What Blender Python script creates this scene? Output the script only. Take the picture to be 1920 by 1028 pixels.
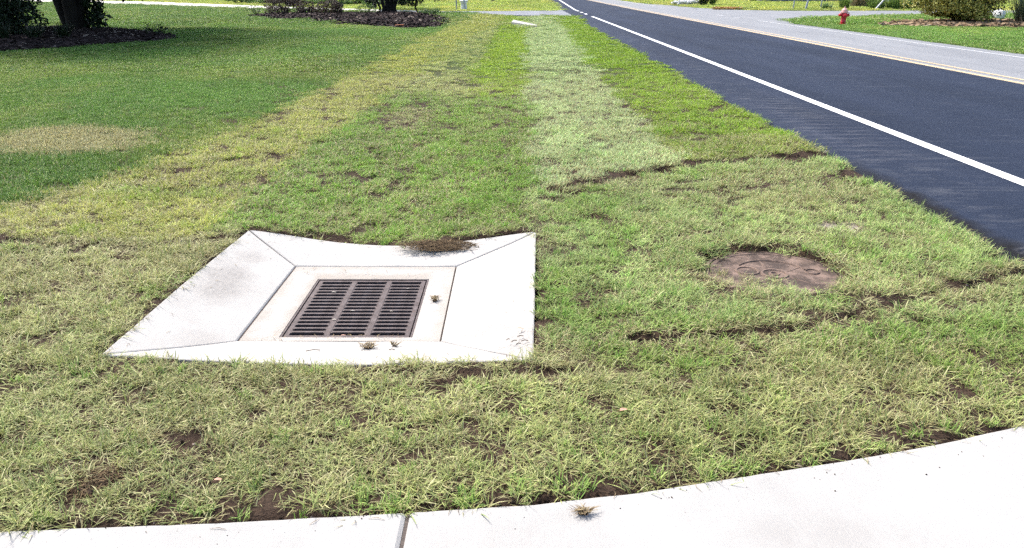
import bpy, math, random
import numpy as np
from mathutils import Vector, Matrix

for o in list(bpy.data.objects): bpy.data.objects.remove(o)
sc = bpy.context.scene
C = sc.collection
rng = np.random.default_rng(7); random.seed(7)
R = math.radians

# ------------------------------------------------------------------ camera, sky, sun, exposure
cd = bpy.data.cameras.new('camera'); cam = bpy.data.objects.new('camera', cd); C.objects.link(cam)
cam.location = (0, 0, 1.6); cam.rotation_euler = (R(90 - 20.39), 0, R(0.185))
cd.sensor_width = 36; cd.lens = 27.19; cd.clip_start = 0.05; cd.clip_end = 2000
sc.camera = cam
SUN = Vector((-0.42, 0.45, 0.86)).normalized()
w = bpy.data.worlds.new('World'); sc.world = w; w.use_nodes = True
wn = w.node_tree; bg = wn.nodes['Background']
sky = wn.nodes.new('ShaderNodeTexSky'); sky.sky_type = 'NISHITA'; sky.sun_disc = False
sky.sun_elevation = math.asin(SUN.z); sky.sun_rotation = math.atan2(SUN.x, SUN.y)
sky.air_density = 1.0; sky.dust_density = 3.0; sky.ozone_density = 1.0
wn.links.new(sky.outputs[0], bg.inputs[0]); bg.inputs[1].default_value = 0.12
sd = bpy.data.lights.new('sun', 'SUN'); sd.energy = 2.45; sd.angle = R(13); sd.color = (1, 0.95, 0.88)
so = bpy.data.objects.new('sun', sd); C.objects.link(so); so.location = (-20, 20, 40)
so.rotation_euler = (-SUN).to_track_quat('-Z', 'Y').to_euler()
vs = sc.view_settings; vs.view_transform = 'Standard'; vs.look = 'None'; vs.gamma = 1; vs.use_curve_mapping = False
vs.exposure = 1.45
sc.cycles.use_denoising = False; sc.cycles.use_adaptive_sampling = True; sc.cycles.adaptive_threshold = 0.03; sc.cycles.pixel_filter_width = 1.25
sc.cycles.max_bounces = 4; sc.cycles.diffuse_bounces = 2; sc.cycles.transmission_bounces = 2; sc.cycles.glossy_bounces = 2

# ------------------------------------------------------------------ helpers
def tag(o, label=None, cat=None, group=None, kind=None):
    if label: o['label'] = label
    if cat: o['category'] = cat
    if group: o['group'] = group
    if kind: o['kind'] = kind
    return o
def empty(name, loc, label, cat, group=None):
    o = bpy.data.objects.new(name, None); C.objects.link(o); o.location = loc; o.empty_display_size = 0.2
    return tag(o, label, cat, group)
def mesh(name, v, f, m, parent=None, smooth=False, attrs=None):
    """one mesh object in world coordinates"""
    me = bpy.data.meshes.new(name)
    if isinstance(v, np.ndarray): v = v.tolist()
    if isinstance(f, np.ndarray): f = f.tolist()
    me.from_pydata(v, [], f); me.update()
    if smooth: me.polygons.foreach_set('use_smooth', [True] * len(me.polygons))
    for k, a in (attrs or {}).items():
        at = me.attributes.new(k, 'FLOAT', 'POINT'); at.data.foreach_set('value', np.asarray(a, dtype=np.float32))
    if m: me.materials.append(m)
    o = bpy.data.objects.new(name, me); C.objects.link(o)
    if parent: adopt(o, parent)
    return o
def adopt(o, p):
    o.parent = p
    o.matrix_parent_inverse = Matrix.Translation(-Vector(p.location)) if p.parent is None else Matrix()
class MB:
    def __init__(s): s.v = []; s.f = []
    def add(s, v, f):
        n = len(s.v); s.v += [tuple(p) for p in v]; s.f += [tuple(i + n for i in q) for q in f]; return s
    def box(s, x0, x1, y0, y1, z0, z1, b=0.0):
        if b <= 0:
            v = [(x, y, z) for z in (z0, z1) for y in (y0, y1) for x in (x0, x1)]
            return s.add(v, [(0, 2, 3, 1), (4, 5, 7, 6), (0, 1, 5, 4), (2, 6, 7, 3), (0, 4, 6, 2), (1, 3, 7, 5)])
        v = [(x0, y0, z0), (x1, y0, z0), (x1, y1, z0), (x0, y1, z0), (x0, y0, z1 - b), (x1, y0, z1 - b), (x1, y1, z1 - b), (x0, y1, z1 - b),
             (x0 + b, y0 + b, z1), (x1 - b, y0 + b, z1), (x1 - b, y1 - b, z1), (x0 + b, y1 - b, z1)]
        f = [(3, 2, 1, 0), (8, 9, 10, 11)]
        for i in range(4):
            j = (i + 1) % 4; f += [(i, j, 4 + j, 4 + i), (4 + i, 4 + j, 8 + j, 8 + i)]
        return s.add(v, f)
    def tube(s, pts, rad, n=8, cap=True):
        pts = [Vector(p) for p in pts]; rad = rad if hasattr(rad, '__len__') else [rad] * len(pts)
        v = []; f = []
        for i, p in enumerate(pts):
            d = (pts[min(i + 1, len(pts) - 1)] - pts[max(i - 1, 0)]).normalized()
            a = d.orthogonal().normalized() if i == 0 else (a - d * a.dot(d)).normalized()
            b = d.cross(a)
            for k in range(n):
                t = 2 * math.pi * k / n; v.append(p + (a * math.cos(t) + b * math.sin(t)) * rad[i])
        for i in range(len(pts) - 1):
            for k in range(n):
                k2 = (k + 1) % n; f.append((i * n + k, i * n + k2, (i + 1) * n + k2, (i + 1) * n + k))
        if cap: f += [tuple(range(n))[::-1], tuple((len(pts) - 1) * n + k for k in range(n))]
        return s.add(v, f)
    def lathe(s, prof, c, n=20, axis='z'):
        v = []; f = []
        for r, z in prof:
            for k in range(n):
                t = 2 * math.pi * k / n; a, b = r * math.cos(t), r * math.sin(t)
                v.append({'z': (c[0] + a, c[1] + b, c[2] + z), 'x': (c[0] + z, c[1] + a, c[2] + b), 'y': (c[0] + b, c[1] + z, c[2] + a)}[axis])
        for i in range(len(prof) - 1):
            for k in range(n):
                k2 = (k + 1) % n; f.append((i * n + k, i * n + k2, (i + 1) * n + k2, (i + 1) * n + k))
        f += [tuple(range(n))[::-1], tuple((len(prof) - 1) * n + k for k in range(n))]
        return s.add(v, f)
    def build(s, name, m, parent=None, smooth=False):
        return mesh(name, s.v, s.f, m, parent, smooth)

_T = np.random.default_rng(3).random((256, 256))
def vn(x, y, s=0):
    x = np.asarray(x, float) + 37.7 * s; y = np.asarray(y, float) + 91.3 * s
    xi = np.floor(x).astype(int); yi = np.floor(y).astype(int); fx = x - xi; fy = y - yi
    fx = fx * fx * (3 - 2 * fx); fy = fy * fy * (3 - 2 * fy)
    g = lambda a, b: _T[(xi + a) % 256, (yi + b) % 256]
    return (g(0, 0) * (1 - fx) + g(1, 0) * fx) * (1 - fy) + (g(0, 1) * (1 - fx) + g(1, 1) * fx) * fy
def fbm(x, y, s=0, o=3):
    return sum(vn(x * 2 ** i, y * 2 ** i, s + i) * 0.5 ** (i + 1) for i in range(o)) / (1 - 0.5 ** o)
def sst(a, b, x): t = np.clip((x - a) / (b - a), 0, 1); return t * t * (3 - 2 * t)
def inpoly(x, y, P):
    c = np.zeros(np.shape(x), bool); n = len(P)
    for i in range(n):
        x1, y1 = P[i]; x2, y2 = P[(i + 1) % n]
        if y1 == y2: continue
        c ^= ((y1 > y) != (y2 > y)) & (x < (x2 - x1) * (y - y1) / (y2 - y1) + x1)
    return c
def pldist(x, y, P):
    d = np.full(np.shape(x), 1e9)
    for (a, b), (c_, e) in zip(P[:-1], P[1:]):
        dx, dy = c_ - a, e - b; t = np.clip(((x - a) * dx + (y - b) * dy) / (dx * dx + dy * dy), 0, 1)
        d = np.minimum(d, np.hypot(x - a - t * dx, y - b - t * dy))
    return d

# ------------------------------------------------------------------ materials
class N:
    def __init__(s, name):
        s.m = bpy.data.materials.new(name); s.m.use_nodes = True; s.t = s.m.node_tree
        s.b = s.t.nodes['Principled BSDF']; s.out = s.t.nodes['Material Output']
        s.b.inputs['Roughness'].default_value = 0.8; s.b.inputs['Specular IOR Level'].default_value = 0.3
        tc = s.t.nodes.new('ShaderNodeTexCoord'); s.co = tc.outputs['Object']
    def put(s, sock, v):
        if isinstance(v, bpy.types.NodeSocket): s.t.links.new(v, sock)
        elif isinstance(v, (tuple, list)) and len(v) == 3 and sock.type == 'RGBA': sock.default_value = (*v, 1)
        else: sock.default_value = v
    def noise(s, scale, det=4, rough=0.6, co=None, stretch=None, dist=0):
        n = s.t.nodes.new('ShaderNodeTexNoise'); c = co or s.co
        if stretch:
            mp = s.t.nodes.new('ShaderNodeMapping'); mp.inputs['Scale'].default_value = stretch; s.t.links.new(c, mp.inputs[0]); c = mp.outputs[0]
        s.t.links.new(c, n.inputs['Vector']); n.inputs['Scale'].default_value = scale; n.inputs['Detail'].default_value = det
        n.inputs['Roughness'].default_value = rough; n.inputs['Distortion'].default_value = dist; return n.outputs[0]
    def ramp(s, v, a, b, lo=0.0, hi=1.0):
        n = s.t.nodes.new('ShaderNodeMapRange'); s.put(n.inputs[0], v)
        for i, q in enumerate((a, b, lo, hi)): n.inputs[i + 1].default_value = q
        n.clamp = True; return n.outputs[0]
    def math(s, op, a, b=0.0):
        n = s.t.nodes.new('ShaderNodeMath'); n.operation = op; s.put(n.inputs[0], a); s.put(n.inputs[1], b); return n.outputs[0]
    def mix(s, f, a, b, mode='MIX'):
        n = s.t.nodes.new('ShaderNodeMix'); n.data_type = 'RGBA'; n.blend_type = mode
        s.put(n.inputs[0], f); s.put(n.inputs[6], a); s.put(n.inputs[7], b); return n.outputs[2]
    def attr(s, name, inst=False, vec=False):
        n = s.t.nodes.new('ShaderNodeAttribute'); n.attribute_name = name
        if inst: n.attribute_type = 'INSTANCER'
        return n.outputs['Color' if vec else 'Fac']
    def xyz(s):
        n = s.t.nodes.new('ShaderNodeSeparateXYZ'); s.t.links.new(s.co, n.inputs[0]); return n.outputs
    def ball(s, c, r, warp=0.0, wscale=6):
        """soft blob mask round a point (a stain with a shape of its own)"""
        n = s.t.nodes.new('ShaderNodeVectorMath'); n.operation = 'SUBTRACT'; s.put(n.inputs[0], s.co); n.inputs[1].default_value = c
        d = s.t.nodes.new('ShaderNodeVectorMath'); d.operation = 'DIVIDE'; s.put(d.inputs[0], n.outputs[0]); d.inputs[1].default_value = r
        l = s.t.nodes.new('ShaderNodeVectorMath'); l.operation = 'LENGTH'; s.put(l.inputs[0], d.outputs[0])
        v = s.math('ADD', l.outputs['Value'], s.math('MULTIPLY', s.math('SUBTRACT', s.noise(wscale, 5), 0.5), warp))
        return s.math('MULTIPLY', s.ramp(v, 0.45, 1.05, 1, 0), s.ramp(s.noise(26, 6, 0.75, stretch=(3, 1, 1)), 0.3, 0.62, 0.25, 1))
    def bump(s, h, d=0.003, st=0.6):
        n = s.t.nodes.new('ShaderNodeBump'); n.inputs['Distance'].default_value = d; n.inputs['Strength'].default_value = st
        s.put(n.inputs['Height'], h); s.t.links.new(n.outputs[0], s.b.inputs['Normal'])
    def done(s, col, rough=None, metal=None, spec=None):
        s.put(s.b.inputs['Base Color'], col)
        if rough is not None: s.put(s.b.inputs['Roughness'], rough)
        if metal is not None: s.put(s.b.inputs['Metallic'], metal)
        if spec is not None: s.put(s.b.inputs['Specular IOR Level'], spec)
        return s.m
    def translucent(s, col, f):
        tr = s.t.nodes.new('ShaderNodeBsdfTranslucent'); s.put(tr.inputs[0], col)
        mx = s.t.nodes.new('ShaderNodeMixShader'); mx.inputs[0].default_value = f
        s.t.links.new(s.b.outputs[0], mx.inputs[1]); s.t.links.new(tr.outputs[0], mx.inputs[2]); s.t.links.new(mx.outputs[0], s.out.inputs[0])

def flat(name, c, rough=0.6, metal=0.0, var=0.25, scale=9.0, spec=0.4):
    n = N(name); v = n.ramp(n.noise(scale, 5), 0.25, 0.75, 1 - var, 1 + var * 0.6)
    return n.done(n.mix(1.0, c, n.mix(0, v, v), 'MULTIPLY'), rough, metal, spec)
def leafmat(name, a, b, tr=0.25, rough=0.5, spec=0.4):
    n = N(name); c = n.mix(n.attr('rnd'), a, b); n.done(c, rough, 0, spec); n.translucent(c, tr); return n.m

def concrete(name, stains=(), base=(0.415, 0.398, 0.372), brush=(20, 1.5, 1), mott=0.5):
    n = N(name)
    c = n.mix(n.ramp(n.noise(3.1, 6, 0.65), 0.35, 0.75), base, tuple(k * 0.90 for k in base))
    c = n.mix(n.ramp(n.noise(9, 6, 0.7), 0.58, 0.75, 0, mott), c, (0.31, 0.285, 0.26))
    c = n.mix(n.ramp(n.noise(5, 4, 0.7, stretch=brush), 0.3, 0.8, 0, 0.35), c, tuple(k * 0.82 for k in base))
    c = n.mix(n.ramp(n.noise(110, 2), 0.70, 0.78, 0, 0.2), c, (0.24, 0.22, 0.20))
    c = n.mix(n.ramp(n.noise(1.6, 7, 0.72), 0.46, 0.70, 0, 0.65), c, tuple(k * 0.74 for k in base))
    for (p, r, wv, k, col) in stains: c = n.mix(n.math('MULTIPLY', n.ball(p, r, wv), k), c, col)
    n.bump(n.math('ADD', n.noise(220, 3), n.noise(14, 4, stretch=(14, 1, 1))), 0.002, 0.4)
    return n.done(c, 0.85, 0, 0.25)
GREYST = (0.21, 0.195, 0.18)
M = {}
M['apron'] = concrete('apron_concrete', [((-1.72, 4.30, 0), (0.16, 0.34, 1), 1.0, 0.75, GREYST), ((-1.70, 4.72, 0), (0.10, 0.12, 1), 1.0, 0.4, GREYST),
    ((-0.10, 3.62, 0), (0.26, 0.12, 1), 1.0, 0.55, GREYST), ((0.06, 3.40, 0), (0.18, 0.22, 1), 1.2, 0.6, GREYST), ((-1.55, 3.55, 0), (0.2, 0.15, 1), 1.2, 0.3, GREYST)])
def floormat():
    n = N('inlet_floor_concrete'); x, y, z = n.xyz()
    dx = n.math('ABSOLUTE', n.math('ADD', x, 0.906)); dy = n.math('ABSOLUTE', n.math('SUBTRACT', y, 4.195))
    d = n.math('MAXIMUM', n.math('DIVIDE', dx, 0.524), n.math('DIVIDE', dy, 0.570))
    wv = n.math('MULTIPLY', n.math('SUBTRACT', n.noise(11, 5, 0.7), 0.5), 0.34)
    e = n.ramp(n.math('ADD', d, wv), 0.84, 1.0)
    g = n.math('MAXIMUM', n.math('DIVIDE', dx, 0.345), n.math('DIVIDE', dy, 0.430))
    e2 = n.ramp(n.math('ADD', g, wv), 0.98, 1.16, 1, 0)
    c = n.mix(n.ramp(n.noise(7, 6, 0.7), 0.3, 0.75), (0.40, 0.382, 0.355), (0.325, 0.303, 0.275))
    c = n.mix(n.math('MULTIPLY', e, 0.45), c, (0.24, 0.205, 0.165)); c = n.mix(n.math('MULTIPLY', e2, 0.5), c, (0.24, 0.20, 0.16))
    c = n.mix(n.ramp(n.noise(120, 2), 0.66, 0.76, 0, 0.5), c, (0.2, 0.17, 0.14))
    n.bump(n.noise(90, 5), 0.003, 0.7); return n.done(c, 0.88)
M['floor'] = floormat()
M['slab'] = concrete('sidewalk_concrete', [((0.22, 2.05, 0), (0.10, 0.07, 1), 1, 0.15, GREYST), ((1.1, 1.9, 0), (0.5, 0.3, 1), 1.4, 0.14, GREYST), ((-0.1, 1.93, 0), (0.5, 0.12, 1), 1.4, 0.16, GREYST)], base=(0.365, 0.355, 0.338), mott=0.4)
M['joint'] = flat('joint_board', (0.085, 0.068, 0.058), 0.9, 0, 0.6, 120)
M['dirt'] = flat('soil', (0.062, 0.040, 0.028), 0.95, 0, 0.6, 25)
M['dark_dirt'] = flat('wet_soil', (0.035, 0.024, 0.017), 0.95, 0, 0.5, 25)
def gratemat():
    n = N('cast_iron_grate'); c = n.mix(n.ramp(n.noise(18, 6, 0.7), 0.35, 0.7), (0.050, 0.036, 0.034), (0.115, 0.092, 0.090))
    c = n.mix(n.ramp(n.noise(60, 4), 0.58, 0.72, 0, 0.7), c, (0.13, 0.075, 0.055)); n.bump(n.noise(150, 4), 0.0015, 0.7)
    return n.done(c, 0.7, 0.25, 0.4)
M['grate'] = gratemat()
def covermat():
    n = N('manhole_iron'); c = n.mix(n.ramp(n.noise(9, 6, 0.7), 0.4, 0.65), (0.080, 0.055, 0.042), (0.215, 0.150, 0.118))
    c = n.mix(n.ramp(n.noise(6, 6, 0.75), 0.47, 0.58, 0, 0.95), c, (0.055, 0.038, 0.030)); c = n.mix(n.ramp(n.noise(140, 2), 0.68, 0.76), c, (0.45, 0.40, 0.34))
    n.bump(n.noise(90, 5), 0.004, 0.8); return n.done(c, 0.85, 0.1, 0.3)
M['cover'] = covermat()
M['cover_relief'] = flat('manhole_relief', (0.165, 0.112, 0.085), 0.85, 0.1, 0.7, 22)
def roadmat():
    n = N('new_asphalt'); x, y, z = n.xyz()
    c = n.mix(n.ramp(n.noise(0.5, 4, stretch=(2.0, 0.25, 1)), 0.3, 0.7), (0.010, 0.0165, 0.034), (0.020, 0.029, 0.054))
    c = n.mix(n.ramp(n.noise(1.3, 6, 0.7, stretch=(0.45, 3.2, 1)), 0.56, 0.74, 0, 0.30), c, (0.12, 0.127, 0.142))
    # dusty shoulder between the grass and the edge line, with faint roller ribs across it
    sh = n.math('MULTIPLY', n.ramp(x, 3.25, 3.5), n.ramp(x, 3.95, 4.3, 1, 0))
    rib = n.t.nodes.new('ShaderNodeTexWave'); rib.wave_type = 'BANDS'; rib.bands_direction = 'Y'; n.t.links.new(n.co, rib.inputs[0])
    rib.inputs['Scale'].default_value = 1.35; rib.inputs['Distortion'].default_value = 3.5; rib.inputs['Detail'].default_value = 3; rib.inputs['Detail Scale'].default_value = 2
    band = n.math('MULTIPLY', n.ramp(y, 6.6, 8.0), n.ramp(y, 11.5, 13.5, 1, 0))
    rf = n.math('MULTIPLY', n.math('MULTIPLY', sh, band), n.ramp(rib.outputs[1], 0.6, 0.95, 0, 0.13))
    c = n.mix(n.math('MULTIPLY', rf, n.ramp(n.noise(2.3, 5), 0.3, 0.6)), c, (0.25, 0.24, 0.255))
    c = n.mix(n.math('MULTIPLY', n.math('MULTIPLY', sh, n.ramp(n.noise(1.7, 6, 0.75, stretch=(0.8, 2.2, 1)), 0.50, 0.72)), 0.40), c, (0.13, 0.135, 0.15))
    c = n.mix(n.math('MULTIPLY', n.math('MULTIPLY', n.ramp(x, 3.10, 3.22), n.ramp(x, 3.34, 3.48, 1, 0)), n.math('MULTIPLY', n.ramp(y, 4.9, 4.4), n.ramp(n.noise(30, 5), 0.45, 0.6))), c, (0.45, 0.44, 0.43))
    tar = n.math('MULTIPLY', n.ramp(n.math('ADD', x, n.math('MULTIPLY', n.noise(3, 4), 0.25)), 3.40, 3.52, 1, 0), n.ramp(y, 8.5, 6.5))
    c = n.mix(tar, c, (0.008, 0.008, 0.010))
    c = n.mix(n.ramp(n.noise(240, 2), 0.60, 0.72, 0, 0.4), c, (0.10, 0.105, 0.12))
    n.bump(n.noise(190, 3), 0.008, 0.9); return n.done(c, 0.88, 0, 0.14)
M['road'] = roadmat()
def oldmat():
    n = N('old_asphalt')
    c = n.mix(n.ramp(n.noise(0.6, 5, stretch=(2.5, 0.3, 1)), 0.3, 0.7), (0.160, 0.166, 0.178), (0.205, 0.212, 0.224))
    c = n.mix(n.ramp(n.noise(1.4, 6, 0.75, stretch=(2.2, 0.35, 1)), 0.60, 0.72, 0, 0.45), c, (0.20, 0.21, 0.23))
    cr = n.t.nodes.new('ShaderNodeTexVoronoi'); cr.feature = 'DISTANCE_TO_EDGE'; cr.inputs['Scale'].default_value = 0.55; n.t.links.new(n.co, cr.inputs['Vector'])
    c = n.mix(n.math('MULTIPLY', n.ramp(cr.outputs[0], 0.004, 0.016, 1, 0), n.ramp(n.noise(0.7, 3), 0.5, 0.6, 0, 0.55)), c, (0.10, 0.10, 0.11))
    c = n.mix(n.ramp(n.noise(90, 2), 0.5, 0.75, 0, 0.5), c, (0.17, 0.175, 0.19))
    n.bump(n.noise(120, 3), 0.006, 0.6); return n.done(c, 0.85, 0, 0.3)
M['old'] = oldmat()
def paint(name, c, wear):
    n = N(name); k = n.mix(n.ramp(n.noise(14, 6, 0.75), wear, wear + 0.16), c, tuple(0.55 * q for q in c)); n.bump(n.noise(160, 2), 0.003, 0.5); return n.done(k, 0.6)
M['white_new'] = paint('new_white_paint', (0.82, 0.82, 0.82), 0.80)
M['white_old'] = paint('worn_white_paint', (0.46, 0.46, 0.46), 0.52)
M['yellow_old'] = paint('worn_yellow_paint', (0.54, 0.40, 0.23), 0.52)
M['drive'] = flat('drive_asphalt', (0.17, 0.18, 0.205), 0.85, 0, 0.45, 1.2)
M['sand'] = flat('pale_gravel', (0.60, 0.56, 0.51), 0.95, 0, 0.2, 3)
M['white_steel'] = flat('white_plastic', (0.72, 0.73, 0.74), 0.5, 0, 0.12)
M['galv'] = flat('galvanised_steel', (0.36, 0.38, 0.40), 0.5, 0.4, 0.2)
M['red'] = flat('hydrant_red', (0.55, 0.018, 0.035), 0.42, 0, 0.3, 8, 0.5)
M['pink'] = flat('faded_pink_paint', (0.68, 0.36, 0.34), 0.55, 0, 0.25, 12)
M['bark_dark'] = flat('dark_bark', (0.022, 0.018, 0.015), 0.95, 0, 0.5, 14)
M['bark'] = flat('grey_bark', (0.13, 0.115, 0.10), 0.95, 0, 0.5, 10)
M['stone'] = flat('white_stone', (0.62, 0.62, 0.61), 0.85, 0, 0.25, 5)
M['brick'] = flat('orange_brick', (0.45, 0.17, 0.075), 0.9, 0, 0.3, 12)
M['siding'] = flat('white_siding', (0.76, 0.76, 0.76), 0.6, 0, 0.08)
M['roofing'] = flat('grey_shingles', (0.10, 0.10, 0.105), 0.9, 0, 0.3)
M['glass'] = flat('dark_glass', (0.02, 0.025, 0.03), 0.08, 0, 0.1, 3, 0.6)
M['rubber'] = flat('tyre_rubber', (0.018, 0.018, 0.018), 0.85, 0, 0.2)
M['rim'] = flat('alloy_rim', (0.45, 0.45, 0.46), 0.35, 0.8, 0.1)
M['truck'] = flat('dark_truck_paint', (0.02, 0.022, 0.026), 0.25, 0, 0.1, 3, 0.5)
M['lamp'] = flat('lamp_lens', (0.5, 0.1, 0.08), 0.3, 0, 0.1)
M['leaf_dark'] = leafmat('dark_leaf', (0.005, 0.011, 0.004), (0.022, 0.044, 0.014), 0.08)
M['leaf_purple'] = leafmat('purple_brown_leaf', (0.035, 0.024, 0.020), (0.12, 0.085, 0.060), 0.2)
M['leaf_green'] = leafmat('green_leaf', (0.05, 0.10, 0.03), (0.16, 0.25, 0.08))
M['leaf_lime'] = leafmat('yellow_green_leaf', (0.12, 0.14, 0.02), (0.50, 0.48, 0.13), 0.2)
M['leaf_grey'] = leafmat('grey_green_blade', (0.07, 0.10, 0.06), (0.20, 0.24, 0.14))
M['leaf_tan'] = leafmat('tan_blade', (0.16, 0.12, 0.07), (0.40, 0.33, 0.22))
M['leaf_weed'] = leafmat('weed_leaf', (0.08, 0.14, 0.03), (0.20, 0.30, 0.07))
M['leaf_flower'] = leafmat('orange_flower', (0.45, 0.20, 0.05), (0.65, 0.38, 0.15), 0.1)
M['dead_leaf'] = flat('dead_leaf', (0.55, 0.30, 0.21), 0.7, 0, 0.3, 40)
M['chip_leaf'] = flat('bleached_leaf', (0.55, 0.50, 0.42), 0.8, 0, 0.2, 40)
M['twig'] = flat('twig_bark', (0.13, 0.09, 0.06), 0.9, 0, 0.4, 60)
M['thatch_dark'] = leafmat('torn_sod_fibre', (0.030, 0.018, 0.011), (0.17, 0.12, 0.065), 0.05, 0.9, 0.15)
M['thatch'] = leafmat('dry_thatch', (0.075, 0.045, 0.028), (0.36, 0.28, 0.15), 0.1, 0.8, 0.2)
def mulchmat(name, a, b):
    n = N(name); r = n.attr('rnd'); c = n.mix(r, a, b); c = n.mix(n.ramp(r, 0.955, 0.975), c, (0.26, 0.21, 0.17)); return n.done(c, 0.95, 0, 0.15)
M['mulch'] = mulchmat('dark_mulch', (0.008, 0.005, 0.0045), (0.050, 0.034, 0.031))
M['straw'] = mulchmat('pine_straw', (0.13, 0.085, 0.05), (0.33, 0.24, 0.15))

# blades: per-instance colour and dryness come from the scatter, per-blade variation from the tuft mesh
def blademat():
    n = N('grass_blade'); g = n.attr('gcol', True, True); dry = n.attr('dry', True); r = n.attr('rnd'); r2 = n.attr('rnd2'); t = n.attr('along')
    straw = n.mix(r2, (0.22, 0.18, 0.075), (0.60, 0.58, 0.30))
    g2 = n.mix(r2, n.mix(1.0, g, (0.60, 0.72, 0.60), 'MULTIPLY'), n.mix(1.0, g, (1.55, 1.38, 1.50), 'MULTIPLY'))
    isdry = n.ramp(n.math('SUBTRACT', dry, r), -0.05, 0.05)
    c = n.mix(isdry, g2, straw)
    c = n.mix(n.ramp(t, 0.30, 0.0, 0, 0.55), c, (0.16, 0.125, 0.065))     # brown sheath at each blade's foot, darkened to put gap shade into the colour
    n.done(c, 0.6, 0, 0.3); n.translucent(c, 0.33); return n.m
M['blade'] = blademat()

# ------------------------------------------------------------------ layout of the place (metres; x right, y along the road)
KX = [-12, -6, -3, -1.605, -0.953, -0.343, 0.063, 0.424, 0.811, 1.216, 1.574, 1.978, 2.45, 2.85, 3.12]
KY = [1.55, 1.80, 1.925, 1.976, 2.017, 2.071, 2.114, 2.180, 2.275, 2.375, 2.475, 2.612, 2.82, 3.10, 3.45]
kedge = lambda x: np.interp(x, KX, KY)
INLET = [(-1.907, 3.205), (0.087, 3.165), (0.150, 5.121), (-1.850, 5.155)]
MAN = (1.57, 4.40, 0.375)
xl = lambda y: np.interp(y, [0, 5.0, 5.75, 6.7, 9.96, 12.9, 32.4, 48], [-5.2, -4.3, -3.97, -3.63, -3.31, -3.19, -2.88, -2.8])
xroad = lambda y: np.interp(y, [-50, 4, 8, 60, 105, 400], [3.10, 3.10, 3.20, 3.24, 4.5, 12.5])
xwhite = lambda y: np.interp(y, [-50, 60, 105, 400], [4.42, 4.42, 5.7, 13.7])
xyel = lambda y: np.interp(y, [-50, 60, 105, 400], [8.95, 8.97, 9.3, 17.3])
DRIVE = [(3.4, 46.9), (1.5, 47.6), (-0.16, 48.3), (-4.3, 51.6), (-9.0, 54.0), (-12.5, 57.6), (-9.5, 60.0), (-6.5, 57.0), (-4.5, 56.0), (-0.2, 56.8), (2.2, 57.6), (3.4, 59.0)]
SAND = [(-9.0, 54.6), (-12.5, 56.6), (-20.7, 62.8), (-34.4, 76.0), (-57, 93), (-90, 118), (-90, 138), (-62, 107), (-39, 89.0), (-23, 71.5), (-14.4, 62.8), (-10.0, 59.8)]
SIDE = [(12.6, 36.5), (14.2, 42.0), (17.0, 44.8), (23.9, 48.4), (35, 51), (80, 54), (80, 62), (35, 59.0), (20, 58.4), (16.6, 60.5), (14.8, 66.5), (14.0, 80), (12.6, 80)]
SEAMS = [[(0.25, 6.30), (0.62, 6.54), (1.43, 7.15), (2.29, 7.54), (3.09, 7.80)], [(0.55, 3.40), (0.73, 3.38), (1.14, 3.45), (1.41, 3.49), (1.76, 3.70), (2.23, 3.93), (3.05, 4.35)],
         [(-3.7, 4.98), (-3.0, 4.82), (-2.4, 4.80), (-1.95, 5.0)], [(-0.62, 3.08), (-0.1, 3.02), (0.25, 3.09)]]
BARE = [(-1.44,2.24,.075,.09),(-1.3,2.48,.09,.05),(-1.21,2.58,.062,.038),(.82,2.73,.069,.06),(.84,2.48,.079,.05),(2.08,3.59,.049,.053),(-.42,5.69,.08,.1),(-1.28,5.18,.16,.06),(-.33,2.92,.079,.037),(-.1,3.03,.164,.06),(.13,3.05,.094,.045),(-.58,3.1,.072,.031),(-3.39,4.89,.124,.12),(-2.14,3.02,.082,.069),(-2.42,4.55,.1,.06),(-2.84,4.43,.15,.05),(2.35,5.32,.15,.12),(-5.28,14.65,.138,.3),(.67,6.49,.22,.07),(1.36,7.06,.124,.10),(2.44,8.3,.058,.1),(2.76,7.54,.158,.1),(-1.91,2.52,.05,.044),(-.79,2.68,.064,.037),(-1.18,2.95,.069,.048),(-.66,2.56,.1,.02),(-2.67,7.57,.063,.12),(-2.26,7.52,.063,.12),(-2.86,7.52,.09,.1),(-3.1,6.94,.1,.1),(-3.74,7.28,.127,.07),(-3.17,8.73,.072,.09),(-2.11,8.35,.081,.12),(-1.32,7.1,.07,.08),(-.88,6.05,.077,.07),(-.02,6.84,.067,.07),(-.93,14.49,.3,.3),(-.31,13.3,.2,.2),(-.98,5.62,.1,.06),(.55,4.01,.03,.032),(-1.46,7.92,.099,.1),(.59,2.84,.089,.025),(.19,2.86,.056,.03),(3.0,6.9,.12,.2),(3.0,4.55,.12,.10)]
DRYP = [(-1.39,10.4,.4,1.2,.7),(2.2,6.3,.9,1.0,.55),(-1.44,2.26,.14,.14,.9),(-1.25,2.52,.2,.12,.8),(.1,3.0,.5,.12,.5),(-5.2,8.45,1.15,.85,.97),(-6.4,6.6,.9,.5,.6),(1.2,4.25,.3,.25,.75),(2.2,4.05,.7,.25,.6),(-1.2,5.7,.5,.45,.45),(-2.5,4.5,.5,.3,.5),(-.9,14,.7,1.2,.5),(.9,6.6,.5,.2,.6),(-2.9,8.0,.7,1.2,.4),(1.5,3.3,.9,.15,.45),(-.2,2.75,.5,.1,.4),(2.0,2.9,.5,.25,.35)]
BED1 = [(-15.5, 46.0), (-12.5, 42.0), (-10.6, 40.0), (-7.5, 36.0), (-5.4, 33.7), (-4.2, 32.6), (-3.3, 33.5), (-3.0, 37.5), (-3.2, 41.0), (-4.6, 48.0), (-6.5, 52.0), (-8.5, 53.5), (-12, 51.5), (-15.2, 50.0)]
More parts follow.
